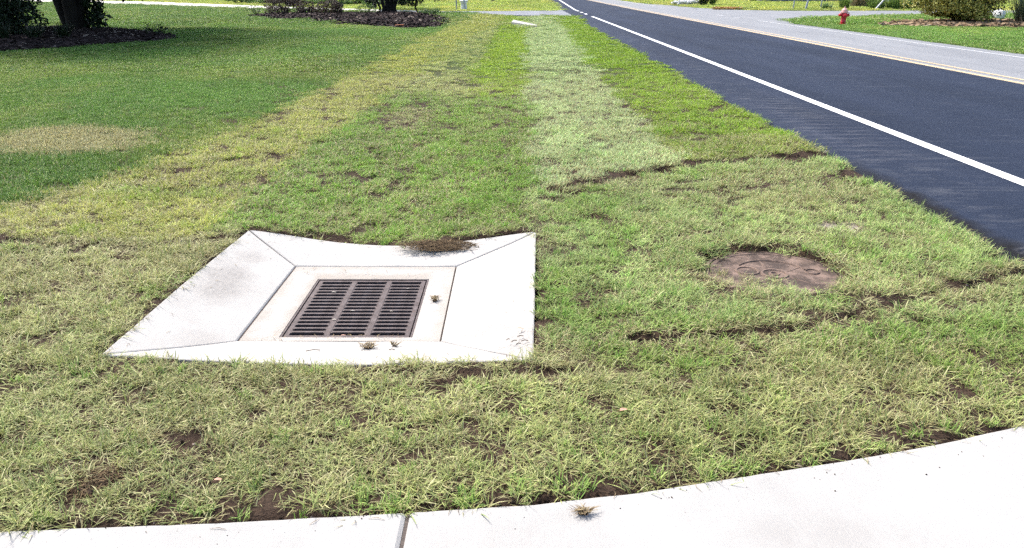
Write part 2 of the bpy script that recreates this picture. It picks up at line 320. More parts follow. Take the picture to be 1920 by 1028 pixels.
BED2 = [(-26, 19.5), (-19, 18.8), (-14.5, 19.2), (-13.1, 20.6), (-12.2, 22.5), (-11.2, 24.9), (-11.0, 26.2), (-11.8, 28.0), (-14, 30.5), (-17, 33), (-22, 34), (-28, 31)]
BED3 = [(15.9, 34.9), (17.5, 34.0), (20, 33.6), (23.5, 33.4), (27, 33.8), (28, 36.5), (26, 39.5), (22, 40.5), (18.5, 39.0), (16.5, 37.0)]

def hcurve(x, y):
    d = np.interp(y, [1.8, 2.3, 3.2, 5.2, 12, 34, 45], [0, 0.006, 0.028, 0.108, 0.10, 0.24, 0.10])
    hw = np.interp(y, [3, 5.2, 12, 36], [1.0, 1.0, 1.25, 2.0]); cx = np.interp(y, [0, 8, 36], [-0.9, -0.88, 0.1])
    t = np.clip(np.abs(x - cx) / hw, 0, 1)
    return -d * 0.5 * (1 + np.cos(np.pi * t))
def terrain(x, y):
    x = np.asarray(x, float); y = np.asarray(y, float)
    z = hcurve(x, y)
    sod = sst(-0.3, 0.1, x - xl(y)) * (y < 47)
    z = z + sod * 0.022 * (fbm(x * 2.2, y * 2.2, 5) - 0.5) + 0.05 * (fbm(x * 0.25, y * 0.25, 9) - 0.5) * sst(5, 12, np.hypot(x, y - 3))
    for s, (a, b) in ((SEAMS[0], (0.25, 3.2)), (SEAMS[1], (0.5, 3.2))):
        ys = np.interp(x, [p[0] for p in s], [p[1] for p in s]); d = y - ys
        z = z + 0.020 * sst(0.2, 0.6, fbm(x * 2.3, y * 0.0, 77)) * sst(-0.02, 0.05, d) * sst(1.3, 0.2, d) * sst(a - 0.15, a + 0.25, x) * (x < b)
    # bare spots sit a little lower than the sod round them
    if np.size(x) < 400000:
        z = z - 0.024 * bare(x, y)
    z = z - 0.018 * sst(0.05, 0.0, y - kedge(x)) * (x < 3.3)
    z = np.where((y < kedge(x) - 0.02) & (x < 3.2), -0.12, z)
    z = np.where((x > xroad(y) + 0.03) & (x < 12.9), -0.14, z)
    z = z - 0.03 * sst(0.12, 0, np.abs(x - xroad(y))) * (x < 4)
    z = np.where(inpoly(x, y, [(-1.905, 3.208), (0.085, 3.168), (0.148, 5.118), (-1.850, 5.150)]), -0.22, z)
    d = np.hypot(x - MAN[0], y - MAN[1]); z = np.where(d < MAN[2] + 0.07, np.minimum(z, -0.045), z)
    z = np.where(inpoly(x, y, SIDE) & (x > 12), -0.13, z); z = np.where(inpoly(x, y, DRIVE) | inpoly(x, y, SAND), np.minimum(z, -0.10), z)
    return z
def bare(x, y):
    m = np.zeros(np.shape(x)); wob = fbm(x * 9, y * 9, 2) - 0.5
    for (a, b, rx, ry) in BARE:
        d = np.hypot((x - a) / rx, (y - b) / ry) / 1.18 + wob * 1.2; m = np.maximum(m, sst(1.05, 0.6, d))
    for s in SEAMS:
        d = pldist(x, y, s) + (fbm(x * 6, y * 6, 4) - 0.50) * 0.06; m = np.maximum(m, 1.0 * sst(0.044, 0.020, d - 0.008 * np.clip(y - 4.5, 0, 4)))
    h = sst(0.0, 0.06, fbm(x * 5.5 + 3, y * 3.4, 6, 2) - np.where((y > 5) & (y < 14), 0.775, 0.84)) * (y < 16) * (x < 3.1) * (x > xl(y))
    return np.maximum(m, 0.85 * h)

# ground sheet
def lines(*segs):
    L = []
    for a, b, st in segs: L += list(np.arange(a, b, st))
    return np.array(L + [segs[-1][1]])
gx = lines((-700, -100, 60), (-100, -30, 5), (-30, -6, 0.6), (-6, -4.2, 0.12), (-4.2, 3.5, 0.05), (3.5, 13.5, 0.4), (13.5, 40, 1), (40, 100, 6), (100, 700, 60))
gy = lines((-200, -20, 20), (-20, 1.4, 1.5), (1.4, 6.2, 0.05), (6.2, 10, 0.09), (10, 20, 0.25), (20, 60, 0.6), (60, 140, 3), (140, 900, 60))
GX, GY = np.meshgrid(gx, gy); GZ = terrain(GX, GY)
nx, ny = len(gx), len(gy)
idx = np.arange(nx * ny).reshape(ny, nx)
fc = np.stack([idx[:-1, :-1], idx[:-1, 1:], idx[1:, 1:], idx[1:, :-1]], -1).reshape(-1, 4)
fcx = GX.ravel()[fc].mean(1); fcy = GY.ravel()[fc].mean(1)
fc = fc[~((fcx > -1.78) & (fcx < 0.02) & (fcy > 3.30) & (fcy < 5.02))]
def groundmat():
    n = N('ground_soil'); x, y, z = n.xyz()
    c = n.mix(n.ramp(n.noise(30, 6, 0.7), 0.35, 0.7), (0.026, 0.016, 0.011), (0.070, 0.046, 0.031))
    c = n.mix(n.ramp(n.noise(8, 5), 0.58, 0.7, 0, 0.4), c, (0.10, 0.070, 0.048))
    c = n.mix(n.attr('sand'), c, (0.34, 0.29, 0.235))
    far = n.mix(n.ramp(n.noise(0.7, 5), 0.3, 0.7), (0.040, 0.078, 0.017), (0.070, 0.115, 0.026))
    c = n.mix(n.attr('turf'), c, far); n.bump(n.noise(60, 5), 0.02, 0.9); return n.done(c, 0.95, 0, 0.15)
turf = np.clip(np.maximum(sst(10, 24, GY), sst(3.5, 6, np.abs(GX))), 0, 1)
sandm = np.exp(-(((GX - 2.35) / 0.17) ** 2 + ((GY - 5.32) / 0.13) ** 2) ** 2)
ground = mesh('ground', np.stack([GX, GY, GZ], -1).reshape(-1, 3), fc, groundmat(), smooth=True, attrs={'turf': turf.ravel(), 'sand': sandm.ravel()})
tag(ground, 'soil and turf ground sloping into a shallow grass swale', None, None, 'structure')

# ------------------------------------------------------------------ roads
def strip(ys, xa, xb, za, zb=None, cols=None):
    cols = cols or [0, 1]; v = []; f = []
    for y in ys:
        a, b = float(xa(y)), float(xb(y))
        for t in cols: v.append((a + (b - a) * t, y, za if zb is None else za + (zb - za) * t))
    k = len(cols)
    for i in range(len(ys) - 1):
        for j in range(k - 1): f.append((i * k + j, i * k + j + 1, (i + 1) * k + j + 1, (i + 1) * k + j))
    return v, f
YS = list(np.arange(-40, 4, 2)) + list(np.arange(4, 14, 0.12)) + list(np.arange(14, 60, 1)) + list(np.arange(60, 401, 10))
v = []; f = []
for y in YS:
    e = float(xroad(y)) + 0.05 * (float(vn(y * 1.7, 3.1)) - 0.5) + 0.03 * (float(vn(y * 6, 8.1)) - 0.5)
    v += [(e - 0.06, y, -0.16), (e, y, -0.07), (e + 0.06, y, -0.030), (e + 0.20, y, -0.006), (float(xwhite(y)), y, 0.0), (float(xyel(y)) - 0.10, y, 0.0), (float(xyel(y)) - 0.06, y, -0.10)]
for i in range(len(YS) - 1):
    for j in range(6): f.append((i * 7 + j, i * 7 + j + 1, i * 7 + 8 + j, i * 7 + 7 + j))
road = tag(mesh('road', v, f, M['road'], smooth=False), 'freshly laid dark asphalt lane beside the grass', None, None, 'structure')
v = []; f = []
for y in YS:
    a = float(xyel(y)); b = 12.95 + (a - 8.97)
    v += [(a - 0.085, y, -0.10), (a - 0.085, y, -0.012), (b - 0.05, y, -0.010), (b + 0.03, y, -0.06), (b + 0.05, y, -0.2)]
for i in range(len(YS) - 1):
    for j in range(4): f.append((i * 5 + j, i * 5 + j + 1, i * 5 + 6 + j, i * 5 + 5 + j))
oldroad = tag(mesh('old_road', v, f, M['old']), 'worn pale grey asphalt lane on the far side of the centre line', None, None, 'structure')
def line(name, y0, y1, xc, wd, z, m, par, step=2.0):
    ys = list(np.arange(y0, y1, step)) + [y1]
    mesh(name, *strip(ys, lambda y: xc(y) - wd / 2, lambda y: xc(y) + wd / 2, z), m, par)
line('edge_line', -40, 46.5, xwhite, 0.145, 0.004, M['white_new'], road)
for yd in (50.0, 53.2, 56.6): line('edge_dash', yd, yd + 1.3, xwhite, 0.17, 0.004, M['white_new'], road)
line('edge_line', 58.7, 400, xwhite, 0.145, 0.004, M['white_new'], road)
line('centre_line', -40, 400, lambda y: xyel(y) + 0.045, 0.14, -0.007, M['yellow_old'], oldroad)
line('centre_line', -40, 400, lambda y: xyel(y) + 0.40, 0.10, -0.007, M['yellow_old'], oldroad)
line('edge_line', -40, 41, lambda y: xyel(y) + 3.28, 0.10, -0.006, M['white_old'], oldroad)
for yd in (44.5, 48.0): line('edge_dash', yd, yd + 1.2, lambda y: xyel(y) + 3.3, 0.11, -0.006, M['white_old'], oldroad)
line('edge_line', 68, 400, lambda y: xyel(y) + 3.3, 0.10, -0.006, M['white_old'], oldroad)
def polysheet(name, P, z, m, label):
    n = len(P); v = [(x, y, z) for x, y in P] + [(x, y, z - 0.15) for x, y in P]
    f = [tuple(range(n))] + [(i, (i + 1) % n, n + (i + 1) % n, n + i) for i in range(n)]
    a = sum(P[i][0] * P[(i + 1) % n][1] - P[(i + 1) % n][0] * P[i][1] for i in range(n))
    if a < 0: f[0] = f[0][::-1]
    return tag(mesh(name, v, f, m), label, None, None, 'structure')
polysheet('driveway', DRIVE, 0.012, M['drive'], 'narrow grey asphalt driveway crossing the grass strip to the road')
polysheet('gravel_drive', SAND, 0.040, M['sand'], 'pale gravel drive running off to the left')
polysheet('side_street', SIDE, -0.022, M['old'], 'pale grey side street joining the far side of the road')
# dark pothole patches on the old lane
for (px, py, rx, ry) in ((10.9, 30.5, 0.16, 0.35), (11.7, 23.4, 0.08, 0.6), (13.9, 63.0, 0.2, 0.4)):
    t = np.linspace(0, 2 * np.pi, 15)[:-1]; r = 0.8 + 0.4 * rng.random(14)
    mesh('tar_patch', [(px + rx * r[i] * math.cos(t[i]), py + ry * r[i] * math.sin(t[i]), -0.007) for i in range(14)], [tuple(range(14))], M['drive'], oldroad)

# ------------------------------------------------------------------ sidewalk
walk = bpy.data.objects.new('sidewalk', None); C.objects.link(walk); walk.location = (0, 1.5, 0); tag(walk, 'white concrete sidewalk curving towards the road', None, None, 'structure')
def slab(xs, z=0.012):
    v = []; f = []; n = len(xs)
    off = [0.0, 0.004, 0.012, 0.03, 0.4, 1.2, 3.2]; dz = [-0.010, -0.003, -0.0006, 0, 0, 0, 0]
    rows = [[(x, float(kedge(x)) - off[0] + 0.002 * math.sin(x * 37), -0.11) for x in xs]]
    for o_, d_ in zip(off, dz):
        r_ = []
        for x in xs:
            e = 0
            for q in (xs[0], xs[-1]): e = min(e, -0.008 * max(0, 1 - abs(x - q) / 0.012))
            r_.append((x, float(kedge(x)) - o_ + 0.003 * (float(vn(x * 30, 1.0)) - 0.5) * (o_ < 0.02), z + d_ + e))
        rows.append(r_)
    for r_ in rows: v += r_
    for i in range(len(rows) - 1):
        for j in range(n - 1): f.append((i * n + j, (i + 1) * n + j, (i + 1) * n + j + 1, i * n + j + 1))
    for j in (0, n - 1):   # joint faces
        col = [i * n + j for i in range(1, len(rows))]; b = len(v)
        for i in col: v.append((v[i][0], v[i][1], -0.11))
        for k in range(len(col) - 1):
            q = (col[k], col[k + 1], b + k + 1, b + k); f.append(q if j == 0 else q[::-1])
    mesh('slab', v, f, M['slab'], walk)
def span(a, b): return [a, a + 0.004, a + 0.012] + list(np.arange(a + 0.05, b - 0.02, 0.05)) + [b - 0.012, b - 0.004, b]
slab(span(-5.4, -3.612)); slab(span(-3.59, -0.3485)); slab(span(-0.3355, 3.10))
for jx in (-3.601, -0.342):
    y1 = float(kedge(jx)); b = MB().box(jx - 0.006, jx + 0.006, y1 - 3.2, y1 - 0.004, -0.1, 0.002); b.build('expansion_joint', M['joint'], walk)

# ------------------------------------------------------------------ storm drain inlet
drain = empty('storm_drain', (-0.9, 4.19, -0.12), 'square white concrete storm drain apron sloping down to a metal grate', 'storm drain')
IN = [(-1.433, 3.626), (-0.383, 3.626), (-0.383, 4.765), (-1.433, 4.765)]
ZI = -0.118
def edge_pt(k, t):
    a, b = INLET[k], INLET[(k + 1) % 4]; x = a[0] + (b[0] - a[0]) * t; y = a[1] + (b[1] - a[1]) * t
    sag = (0.036, 0.0, 0.108, 0.0)[k] * (math.sin(math.pi * t) ** 1.25)
    bow = (0, 0.0, 0.0, 0.012)[k] * math.sin(math.pi * t)
    return (x - bow, y, 0.012 - sag)
def apron(k, dz=0.0, gap=0.004, m=None, name='apron_panel'):
    a, b = IN[k], IN[(k + 1) % 4]
    L = math.dist(INLET[k], INLET[(k + 1) % 4])
    ts = [0, 0.002, 0.007] + list(np.linspace(0.02, 0.98, 34)) + [0.993, 0.998, 1]
    ss = [0, 0.004, 0.016] + list(np.linspace(0.05, 0.95, 14)) + [0.984, 0.996, 1]
    v = []; f = []; nt = len(ts)
    for s in ss:
        for t in ts:
            tt = gap * 1.4 / L + t * (1 - 2.8 * gap / L)
            o = edge_pt(k, tt); q = (a[0] + (b[0] - a[0]) * tt, a[1] + (b[1] - a[1]) * tt, ZI)
            s2 = s * (1 - gap / 0.45)
            z = o[2] + (q[2] - o[2]) * (s2 ** 0.9)
            ed = min(t * L, (1 - t) * L, s * 0.45, (1 - s) * 0.45)
            z -= 0.007 * max(0, 1 - ed / 0.009) ** 2
            x, y = o[0] + (q[0] - o[0]) * s2, o[1] + (q[1] - o[1]) * s2
            z += 0.004 * (float(vn(x * 4, y * 4, 6)) - 0.5)
            j = 0.004 * (float(vn(x * 25, y * 25, 1)) - 0.5) if s == 0 else 0
            v.append((x + j, y + j, z + dz))
    for i in range(len(ss) - 1):
        for j in range(nt - 1): f.append((i * nt + j, i * nt + j + 1, (i + 1) * nt + j + 1, (i + 1) * nt + j))
    if dz == 0:
        ring = list(range(nt)) + [i * nt + nt - 1 for i in range(1, len(ss))] + [(len(ss) - 1) * nt + j for j in range(nt - 2, -1, -1)] + [i * nt for i in range(len(ss) - 2, 0, -1)]
        n0 = len(v)
        for i in ring: v.append((v[i][0], v[i][1], v[i][2] - (0.14 if i < nt else 0.045)))
        for i in range(len(ring)):
            j = (i + 1) % len(ring); f.append((ring[j], ring[i], n0 + i, n0 + j))
    return mesh(name, v, f, m or M['apron'], drain, smooth=False)
for k in range(4): apron(k)
for k in range(4): apron(k, -0.007, 0.0, M['dirt'], 'bedding')
GX0, GX1, GY0, GY1 = -1.222, -0.557, 3.712, 4.545
def ringmesh(o, i, zo, zi, zb, name, m, par, jit=0):
    v = [(o[0], o[2], zo), (o[1], o[2], zo), (o[1], o[3], zo), (o[0], o[3], zo), (i[0], i[2], zi), (i[1], i[2], zi), (i[1], i[3], zi), (i[0], i[3], zi)]
    v += [(x, y, zb) for x, y, z in v]
    f = []
    for k in range(4):
        j = (k + 1) % 4; f += [(k, j, 4 + j, 4 + k), (8 + j, 8 + k, 12 + k, 12 + j), (k, 8 + k, 8 + j, j), (4 + j, 12 + j, 12 + k, 4 + k)]
    return mesh(name, v, f, m, par)
ringmesh((-1.426, -0.3865, 3.629, 4.762), (GX0 - 0.018, GX1 + 0.020, GY0 - 0.016, GY1 + 0.016), ZI - 0.002, ZI - 0.013, ZI - 0.16, 'floor_slab', M['floor'], drain)
ringmesh((GX0 - 0.016, GX1 + 0.018, GY0 - 0.014, GY1 + 0.014), (GX0 - 0.006, GX1 + 0.008, GY0 - 0.006, GY1 + 0.006), ZI - 0.015, ZI - 0.015, ZI - 0.10, 'grate_frame', M['grate'], drain)
pit = MB()
x0, x1, y0, y1 = GX0 - 0.004, GX1 + 0.006, GY0 - 0.004, GY1 + 0.004
pit.add([(x0, y0, ZI - 0.102), (x1, y0, ZI - 0.102), (x1, y1, ZI - 0.102), (x0, y1, ZI - 0.102), (x0, y0, -1.5), (x1, y0, -1.5), (x1, y1, -1.5), (x0, y1, -1.5)], [(0, 1, 5, 4), (1, 2, 6, 5), (2, 3, 7, 6), (3, 0, 4, 7), (4, 5, 6, 7)])
pit.build('pit', M['dark_dirt'], drain)
zt = ZI - 0.018; zb = ZI - 0.075
ringmesh((-1.4345, -0.3815, 3.6245, 4.7665), (-1.424, -0.389, 3.632, 4.7595), ZI - 0.0055, ZI - 0.0055, ZI - 0.05, 'joint_filler', M['dirt'], drain)
rim = ringmesh((GX0, GX1, GY0, GY1), (GX0 + 0.024, GX1 - 0.024, GY0 + 0.020, GY1 - 0.020), zt, zt, zt - 0.03, 'grate', M['grate'], drain)
cw = (GX1 - GX0 - 0.048 - 2 * 0.034) / 3; cols = []
x = GX0 + 0.024
for k in range(3):
    cols.append((x, x + cw)); x += cw
    if k < 2:
        MB().box(x, x + 0.034, GY0 + 0.020, GY1 - 0.020, zt - 0.03, zt + 0.001, 0.003).build('rib', M['grate'], rim); x += 0.034
pitch = (GY1 - GY0 - 0.040) / 16.0; barw = 0.0170
def barmesh(cwid):
    # a cross bar whose ends widen into the rails so that every slot has rounded ends
    h = barw / 2; r = (pitch - barw) / 2; top = []
    for i in range(5):
        a = math.pi / 2 * i / 4; top.append((r - r * math.sin(a) if i else r, h + r - r * (1 - math.cos(a)) * 1 if False else h + r * (1 - math.sin(math.pi / 2 * (i / 4)))))
    ptsx = [r * (1 - math.cos(math.pi / 2 * i / 4)) for i in range(5)]; ptsy = [h + r - r * math.sin(math.pi / 2 * i / 4) for i in range(5)]
    up = list(zip(ptsx, ptsy)) + [(cwid - a, b) for a, b in zip(ptsx[::-1], ptsy[::-1])]
    dn = [(a, -b) for a, b in up[::-1]]
    out = up + dn; n = len(out)
    v = [(a, b, 0) for a, b in out] + [(a, b, -0.014) for a, b in out]
    f = [tuple(range(n))[::-1]] + [(i, (i + 1) % n, n + (i + 1) % n, n + i) for i in range(n)]
    me = bpy.data.meshes.new('bar'); me.from_pydata(v, [], f); me.update(); me.materials.append(M['grate']); return me
bme = barmesh(cw)
for (a, b) in cols:
    for k in range(1, 16):
        o = bpy.data.objects.new('bar', bme); C.objects.link(o); o.location = (a, GY0 + 0.020 + pitch * k, zt - 0.0006 * (k % 3))
        adopt(o, rim)

# ------------------------------------------------------------------ manhole cover
man = empty('manhole_cover', (MAN[0], MAN[1], -0.03), 'round rusty brown manhole cover half buried in the grass', 'manhole cover')
mx, my, mr = MAN; zc = -0.022
MB().lathe([(mr + 0.03, -0.12), (mr + 0.03, -0.004), (mr + 0.008, 0.0), (mr + 0.006, -0.03)], (mx, my, zc), 40).build('frame_ring', M['cover'], man)
cov = MB().lathe([(mr, -0.06), (mr, -0.003), (mr - 0.004, 0.0), (mr - 0.03, 0.0), (mr - 0.034, -0.004), (0.001, -0.004)], (mx, my, zc), 40).build('cover_plate', M['cover'], man)
def ring(name, cx, cy, r, wd, h, m, par, n=28):
    MB().lathe([(r - wd, -0.004), (r - wd + 0.003, h), (r - 0.003, h), (r, -0.004)], (cx, cy, zc), n).build(name, m, par)
def ring2(cx, cy, r, wd, h, n=28, a0=0, a1=2 * math.pi):
    v = []; f = []
    for i in range(n + 1):
        t = a0 + (a1 - a0) * i / n
        for rr, hh in ((r - wd, -0.004), (r - wd + 0.004, h), (r - 0.004, h), (r, -0.004)): v.append((cx + rr * math.cos(t), cy + rr * math.sin(t), zc + hh))
    for i in range(n):
        for j in range(3): f.append((i * 4 + j, i * 4 + j + 1, i * 4 + 5 + j, i * 4 + 4 + j))
    mesh('raised_ring', v, f, M['cover_relief'], cov, smooth=False)
ring2(mx + 0.0, my - 0.02, 0.085, 0.022, 0.0025); ring2(mx, my - 0.02, 0.035, 0.018, 0.0025)
ring2(mx - 0.15, my + 0.03, 0.075, 0.018, 0.0025); ring2(mx + 0.24, my + 0.01, 0.045, 0.008, 0.003)
ring2(mx, my, 0.22, 0.012, 0.003, 24, 0.25, 2.5)
for (ax, ay, bx, by) in ((-0.02, 0.08, -0.02, 0.24), (0.09, 0.02, 0.20, 0.10), (0.08, -0.08, 0.16, -0.17)):
    MB().tube([(mx + ax, my + ay, zc - 0.0125), (mx + bx, my + by, zc - 0.0125)], 0.012, 6).build('raised_rib', M['cover_relief'], cov)

# ------------------------------------------------------------------ grass
def blades(n, rad, lmin, lmax, wmin, wmax, lean0, lean1, seed, curl=0.6):
    r = np.random.default_rng(seed)
    a = r.random(n) * 2 * np.pi; q = rad * np.sqrt(r.random(n)); bx, by = q * np.cos(a), q * np.sin(a)
    az = r.random(n) * 2 * np.pi; ln = lmin + (lmax - lmin) * r.random(n) ** 1.4; wd = (wmin + (wmax - wmin) * r.random(n)) * 0.5
    le = np.radians(lean0 + (lean1 - lean0) * r.random(n)); cu = curl * (r.random(n) - 0.15); turn = (r.random(n) - 0.5) * 0.9
    V = np.zeros((n, 4, 2, 3)); p = np.stack([bx, by, np.full(n, -0.006)], -1); al = np.zeros((n, 4, 2))
    wt = (0.75, 1.0, 0.8, 0.12)
    for i in range(4):
        azi = az + turn * i / 3; side = np.stack([-np.sin(azi), np.cos(azi), 0.35 * (r.random(n) - 0.5)], -1)
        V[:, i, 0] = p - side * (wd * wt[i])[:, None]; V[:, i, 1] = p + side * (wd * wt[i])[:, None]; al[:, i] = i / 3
        th = np.minimum(le + cu * i, np.radians(108)); st = ln / 3
        p = p + np.stack([np.sin(th) * np.cos(azi), np.sin(th) * np.sin(azi), np.cos(th)], -1) * st[:, None]
        p[:, 2] = np.maximum(p[:, 2], 0.004 + 0.014 * r.random(n))
    b = np.arange(n)[:, None, None] * 8; i = np.arange(3)[None, :, None] * 2
    F = (b + i + np.array([0, 1, 3, 2])[None, None, :]).reshape(-1, 4)
    rnd = np.repeat(r.random(n), 8); rnd2 = np.repeat(r.random(n), 8)
    return V.reshape(-1, 3), F, rnd, rnd2, al.ravel()
tcol = bpy.data.collections.new('tufts')
def tuft(i, *a, **k):
    v, f, r1, r2, al = blades(*a, **k); me = bpy.data.meshes.new('tuft%02d' % i)
    if i < 13:   # flat dead blades matted between the living ones
        b = blades(6 if i < 8 else 8, a[1] * 1.1, 0.05, 0.11, a[4] * 1.1, a[5] * 1.1, 80, 97, 700 + i, 0.05)
        f = np.concatenate([f, b[1] + len(v)]); v = np.concatenate([v, b[0]]); r1 = np.r_[r1, b[2] * 0]; r2 = np.r_[r2, b[3] * 0.55]; al = np.r_[al, 0.4 + b[4] * 0.6]
    me.from_pydata(v.tolist(), [], f.tolist()); me.update()
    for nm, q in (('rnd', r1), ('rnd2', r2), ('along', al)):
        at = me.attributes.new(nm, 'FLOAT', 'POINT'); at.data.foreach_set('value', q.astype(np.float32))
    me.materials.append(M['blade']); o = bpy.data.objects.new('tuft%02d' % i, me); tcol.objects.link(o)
# 0-7 sod close up, 8-12 sod mid, 13-17 mown lawn mid, 18-22 far, 23-27 very far, 28-31 lush upright clumps
for i in range(8): tuft(i, 26, 0.060, 0.045, 0.110, 0.0024, 0.0050, *((45, 92) if i < 5 else (12, 75)), 100 + i, 0.45)
for i in range(8, 13): tuft(i, 46, 0.100, 0.040, 0.100, 0.0036, 0.0070, 25, 90, 100 + i, 0.5)
for i in range(13, 18): tuft(i, 60, 0.105, 0.030, 0.055, 0.0034, 0.0058, 10, 60, 100 + i, 0.4)
for i in range(18, 23): tuft(i, 170, 0.27, 0.030, 0.055, 0.008, 0.014, 15, 80, 100 + i, 0.4)
for i in range(23, 28): tuft(i, 300, 0.85, 0.03, 0.055, 0.022, 0.045, 25, 80, 100 + i, 0.4)
for i in range(28, 32): tuft(i, 22, 0.035, 0.04, 0.080, 0.0030, 0.0056, 10, 65, 100 + i, 0.45)

def scatter_tree():
    ng = bpy.data.node_groups.new('grass_scatter', 'GeometryNodeTree')
    ng.interface.new_socket('Geometry', in_out='INPUT', socket_type='NodeSocketGeometry'); ng.interface.new_socket('Geometry', in_out='OUTPUT', socket_type='NodeSocketGeometry')
    nd = ng.nodes; gi = nd.new('NodeGroupInput'); go = nd.new('NodeGroupOutput'); ip = nd.new('GeometryNodeInstanceOnPoints'); ci = nd.new('GeometryNodeCollectionInfo')
    ci.inputs['Collection'].default_value = tcol; ci.inputs['Separate Children'].default_value = True; ci.inputs['Reset Children'].default_value = True
    def na(n, t):
        a = nd.new('GeometryNodeInputNamedAttribute'); a.data_type = t; a.inputs['Name'].default_value = n; return a.outputs[0]
    L = ng.links.new
    L(gi.outputs[0], ip.inputs['Points']); L(ci.outputs[0], ip.inputs['Instance']); ip.inputs['Pick Instance'].default_value = True
    L(na('pick', 'INT'), ip.inputs['Instance Index']); L(na('rot', 'FLOAT_VECTOR'), ip.inputs['Rotation']); L(na('scl', 'FLOAT'), ip.inputs['Scale']); L(ip.outputs[0], go.inputs[0])
    return ng
NG = scatter_tree()
def scatter(name, P, pick, scl, col, dry, label):
    n = len(P); me = bpy.data.meshes.new(name); me.vertices.add(n); me.vertices.foreach_set('co', P.astype(np.float32).ravel())
    rot = np.stack([(rng.random(n) - 0.5) * 0.3, (rng.random(n) - 0.5) * 0.3, rng.random(n) * 6.283], -1)
    def at(k, t, d, key='value'): me.attributes.new(k, t, 'POINT').data.foreach_set(key, d.ravel())
    at('pick', 'INT', pick.astype(np.int32)); at('rot', 'FLOAT_VECTOR', rot.astype(np.float32), 'vector'); at('scl', 'FLOAT', scl.astype(np.float32))
    at('gcol', 'FLOAT_VECTOR', col.astype(np.float32), 'vector'); at('dry', 'FLOAT', dry.astype(np.float32))
    o = bpy.data.objects.new(name, me); C.objects.link(o); md = o.modifiers.new('scatter', 'NODES'); md.node_group = NG
    return tag(o, label, 'grass', None, 'stuff')

OL = (0.290, 0.340, 0.115); YG = (0.355, 0.405, 0.080); MG = (0.185, 0.325, 0.045); BRI = (0.275, 0.410, 0.035); PL = (0.410, 0.530, 0.230)
BR2 = (0.215, 0.350, 0.022); LAWN = (0.118, 0.225, 0.042); VERGE = (0.150, 0.290, 0.050); FIELD = (0.36, 0.47, 0.080)
def hash2(a, b, s): return _T[(a * 7 + s * 31) % 256, (b * 13 + s * 57) % 256]
def sodcol(x, y):
    n = len(x); col = np.tile(np.array(OL), (n, 1)); dry = np.full(n, 0.30)
    wob = (fbm(x * 2, y * 1.2, 11) - 0.5) * 0.30 + rng.normal(size=n) * 0.055; X = x + wob
    def put(m, c, d):
        m = m[:, None]; col[:] = col * (1 - m) + np.array(c) * m; dry[:] = dry * (1 - m[:, 0]) + d * m[:, 0]
    b = lambda v, c, wd=0.06: sst(c - wd, c + wd, v)
    rightstrip = np.interp(y, [5, 15, 35], [1.60, 1.61, 2.16]); mids = np.interp(y, [5, 12, 35], [0.16, 0.2, 0.55])
    put(b(y, 5.2, 0.25) * (X < mids), MG, 0.20)
    put((X < -2.35 + 0.03 * y) * b(y, 4.95, 0.1), YG, 0.36)
    far = b(y, 13.0 + 2 * (fbm(x * 0.8, 0 * y, 3) - 0.5), 0.8)
    put((X < -0.85) * (X > -2.35 + 0.03 * y) * far, (0.35, 0.42, 0.13), 0.32)
    put((X >= -0.85) * (X < mids) * far, BRI, 0.12)
    yrow = np.interp(x, [0.25, 0.62, 1.43, 2.29, 3.09], [6.3, 6.54, 7.15, 7.54, 7.8])
    up = (y > yrow) * 1.0
    put((X >= mids) * (X < rightstrip) * up, PL, 0.30)
    put((X >= rightstrip) * up * b(y, 8.6, 0.35), BR2, 0.10)
    put((X >= rightstrip) * up * (1 - b(y, 8.6, 0.35)), (0.22, 0.29, 0.05), 0.32)
    put((x > 0.1) * (y <= yrow) * (y > 3.3), (0.30, 0.41, 0.13), 0.22)
    # single pieces of sod differ in tone; lush and tired patches inside them
    u = x * 0.97 + y * 0.2; v_ = y * 0.97 - x * 0.2; ci = np.floor(u / 0.62 + 0.3 * np.floor(v_ / 1.3)).astype(int); cj = np.floor(v_ / 1.3).astype(int)
    t = hash2(ci, cj, 1); t2 = hash2(ci, cj, 2); k = np.where(y < 9, 1.0, 0.4)
    col *= (1 + (t - 0.5) * 0.28 * k)[:, None]; dry += (t2 - 0.5) * 0.22 * k
    p = fbm(x * 1.7, y * 1.7, 21); fr = np.where(y > 7, 0.55, 1.0); col *= (1 + (p - 0.5) * 0.45 * fr)[:, None]; dry += (fbm(x * 2.6, y * 2.6, 31) - 0.5) * 0.8 * fr
    gpatch = sst(0.60, 0.70, fbm(x * 1.9, y * 1.4, 41)); gpatch = gpatch * fr; dry -= 0.22 * gpatch; col[:] = col * (1 - 0.5 * gpatch[:, None]) + np.array((0.19, 0.33, 0.042)) * 0.5 * gpatch[:, None]
    for (a, c_, rx, ry, s) in DRYP:
        d = np.hypot((x - a) / rx, (y - c_) / ry) + (fbm(x * 4, y * 4, 51) - 0.5) * 0.9; dry = np.maximum(dry, s * sst(1.05, 0.55, d))
    for s in SEAMS: dry = np.maximum(dry, 0.75 * sst(0.16, 0.03, pldist(x, y, s)))
    dry = np.where(y > 16, dry * 0.75, dry)
    return col, np.clip(dry, 0.03, 1)
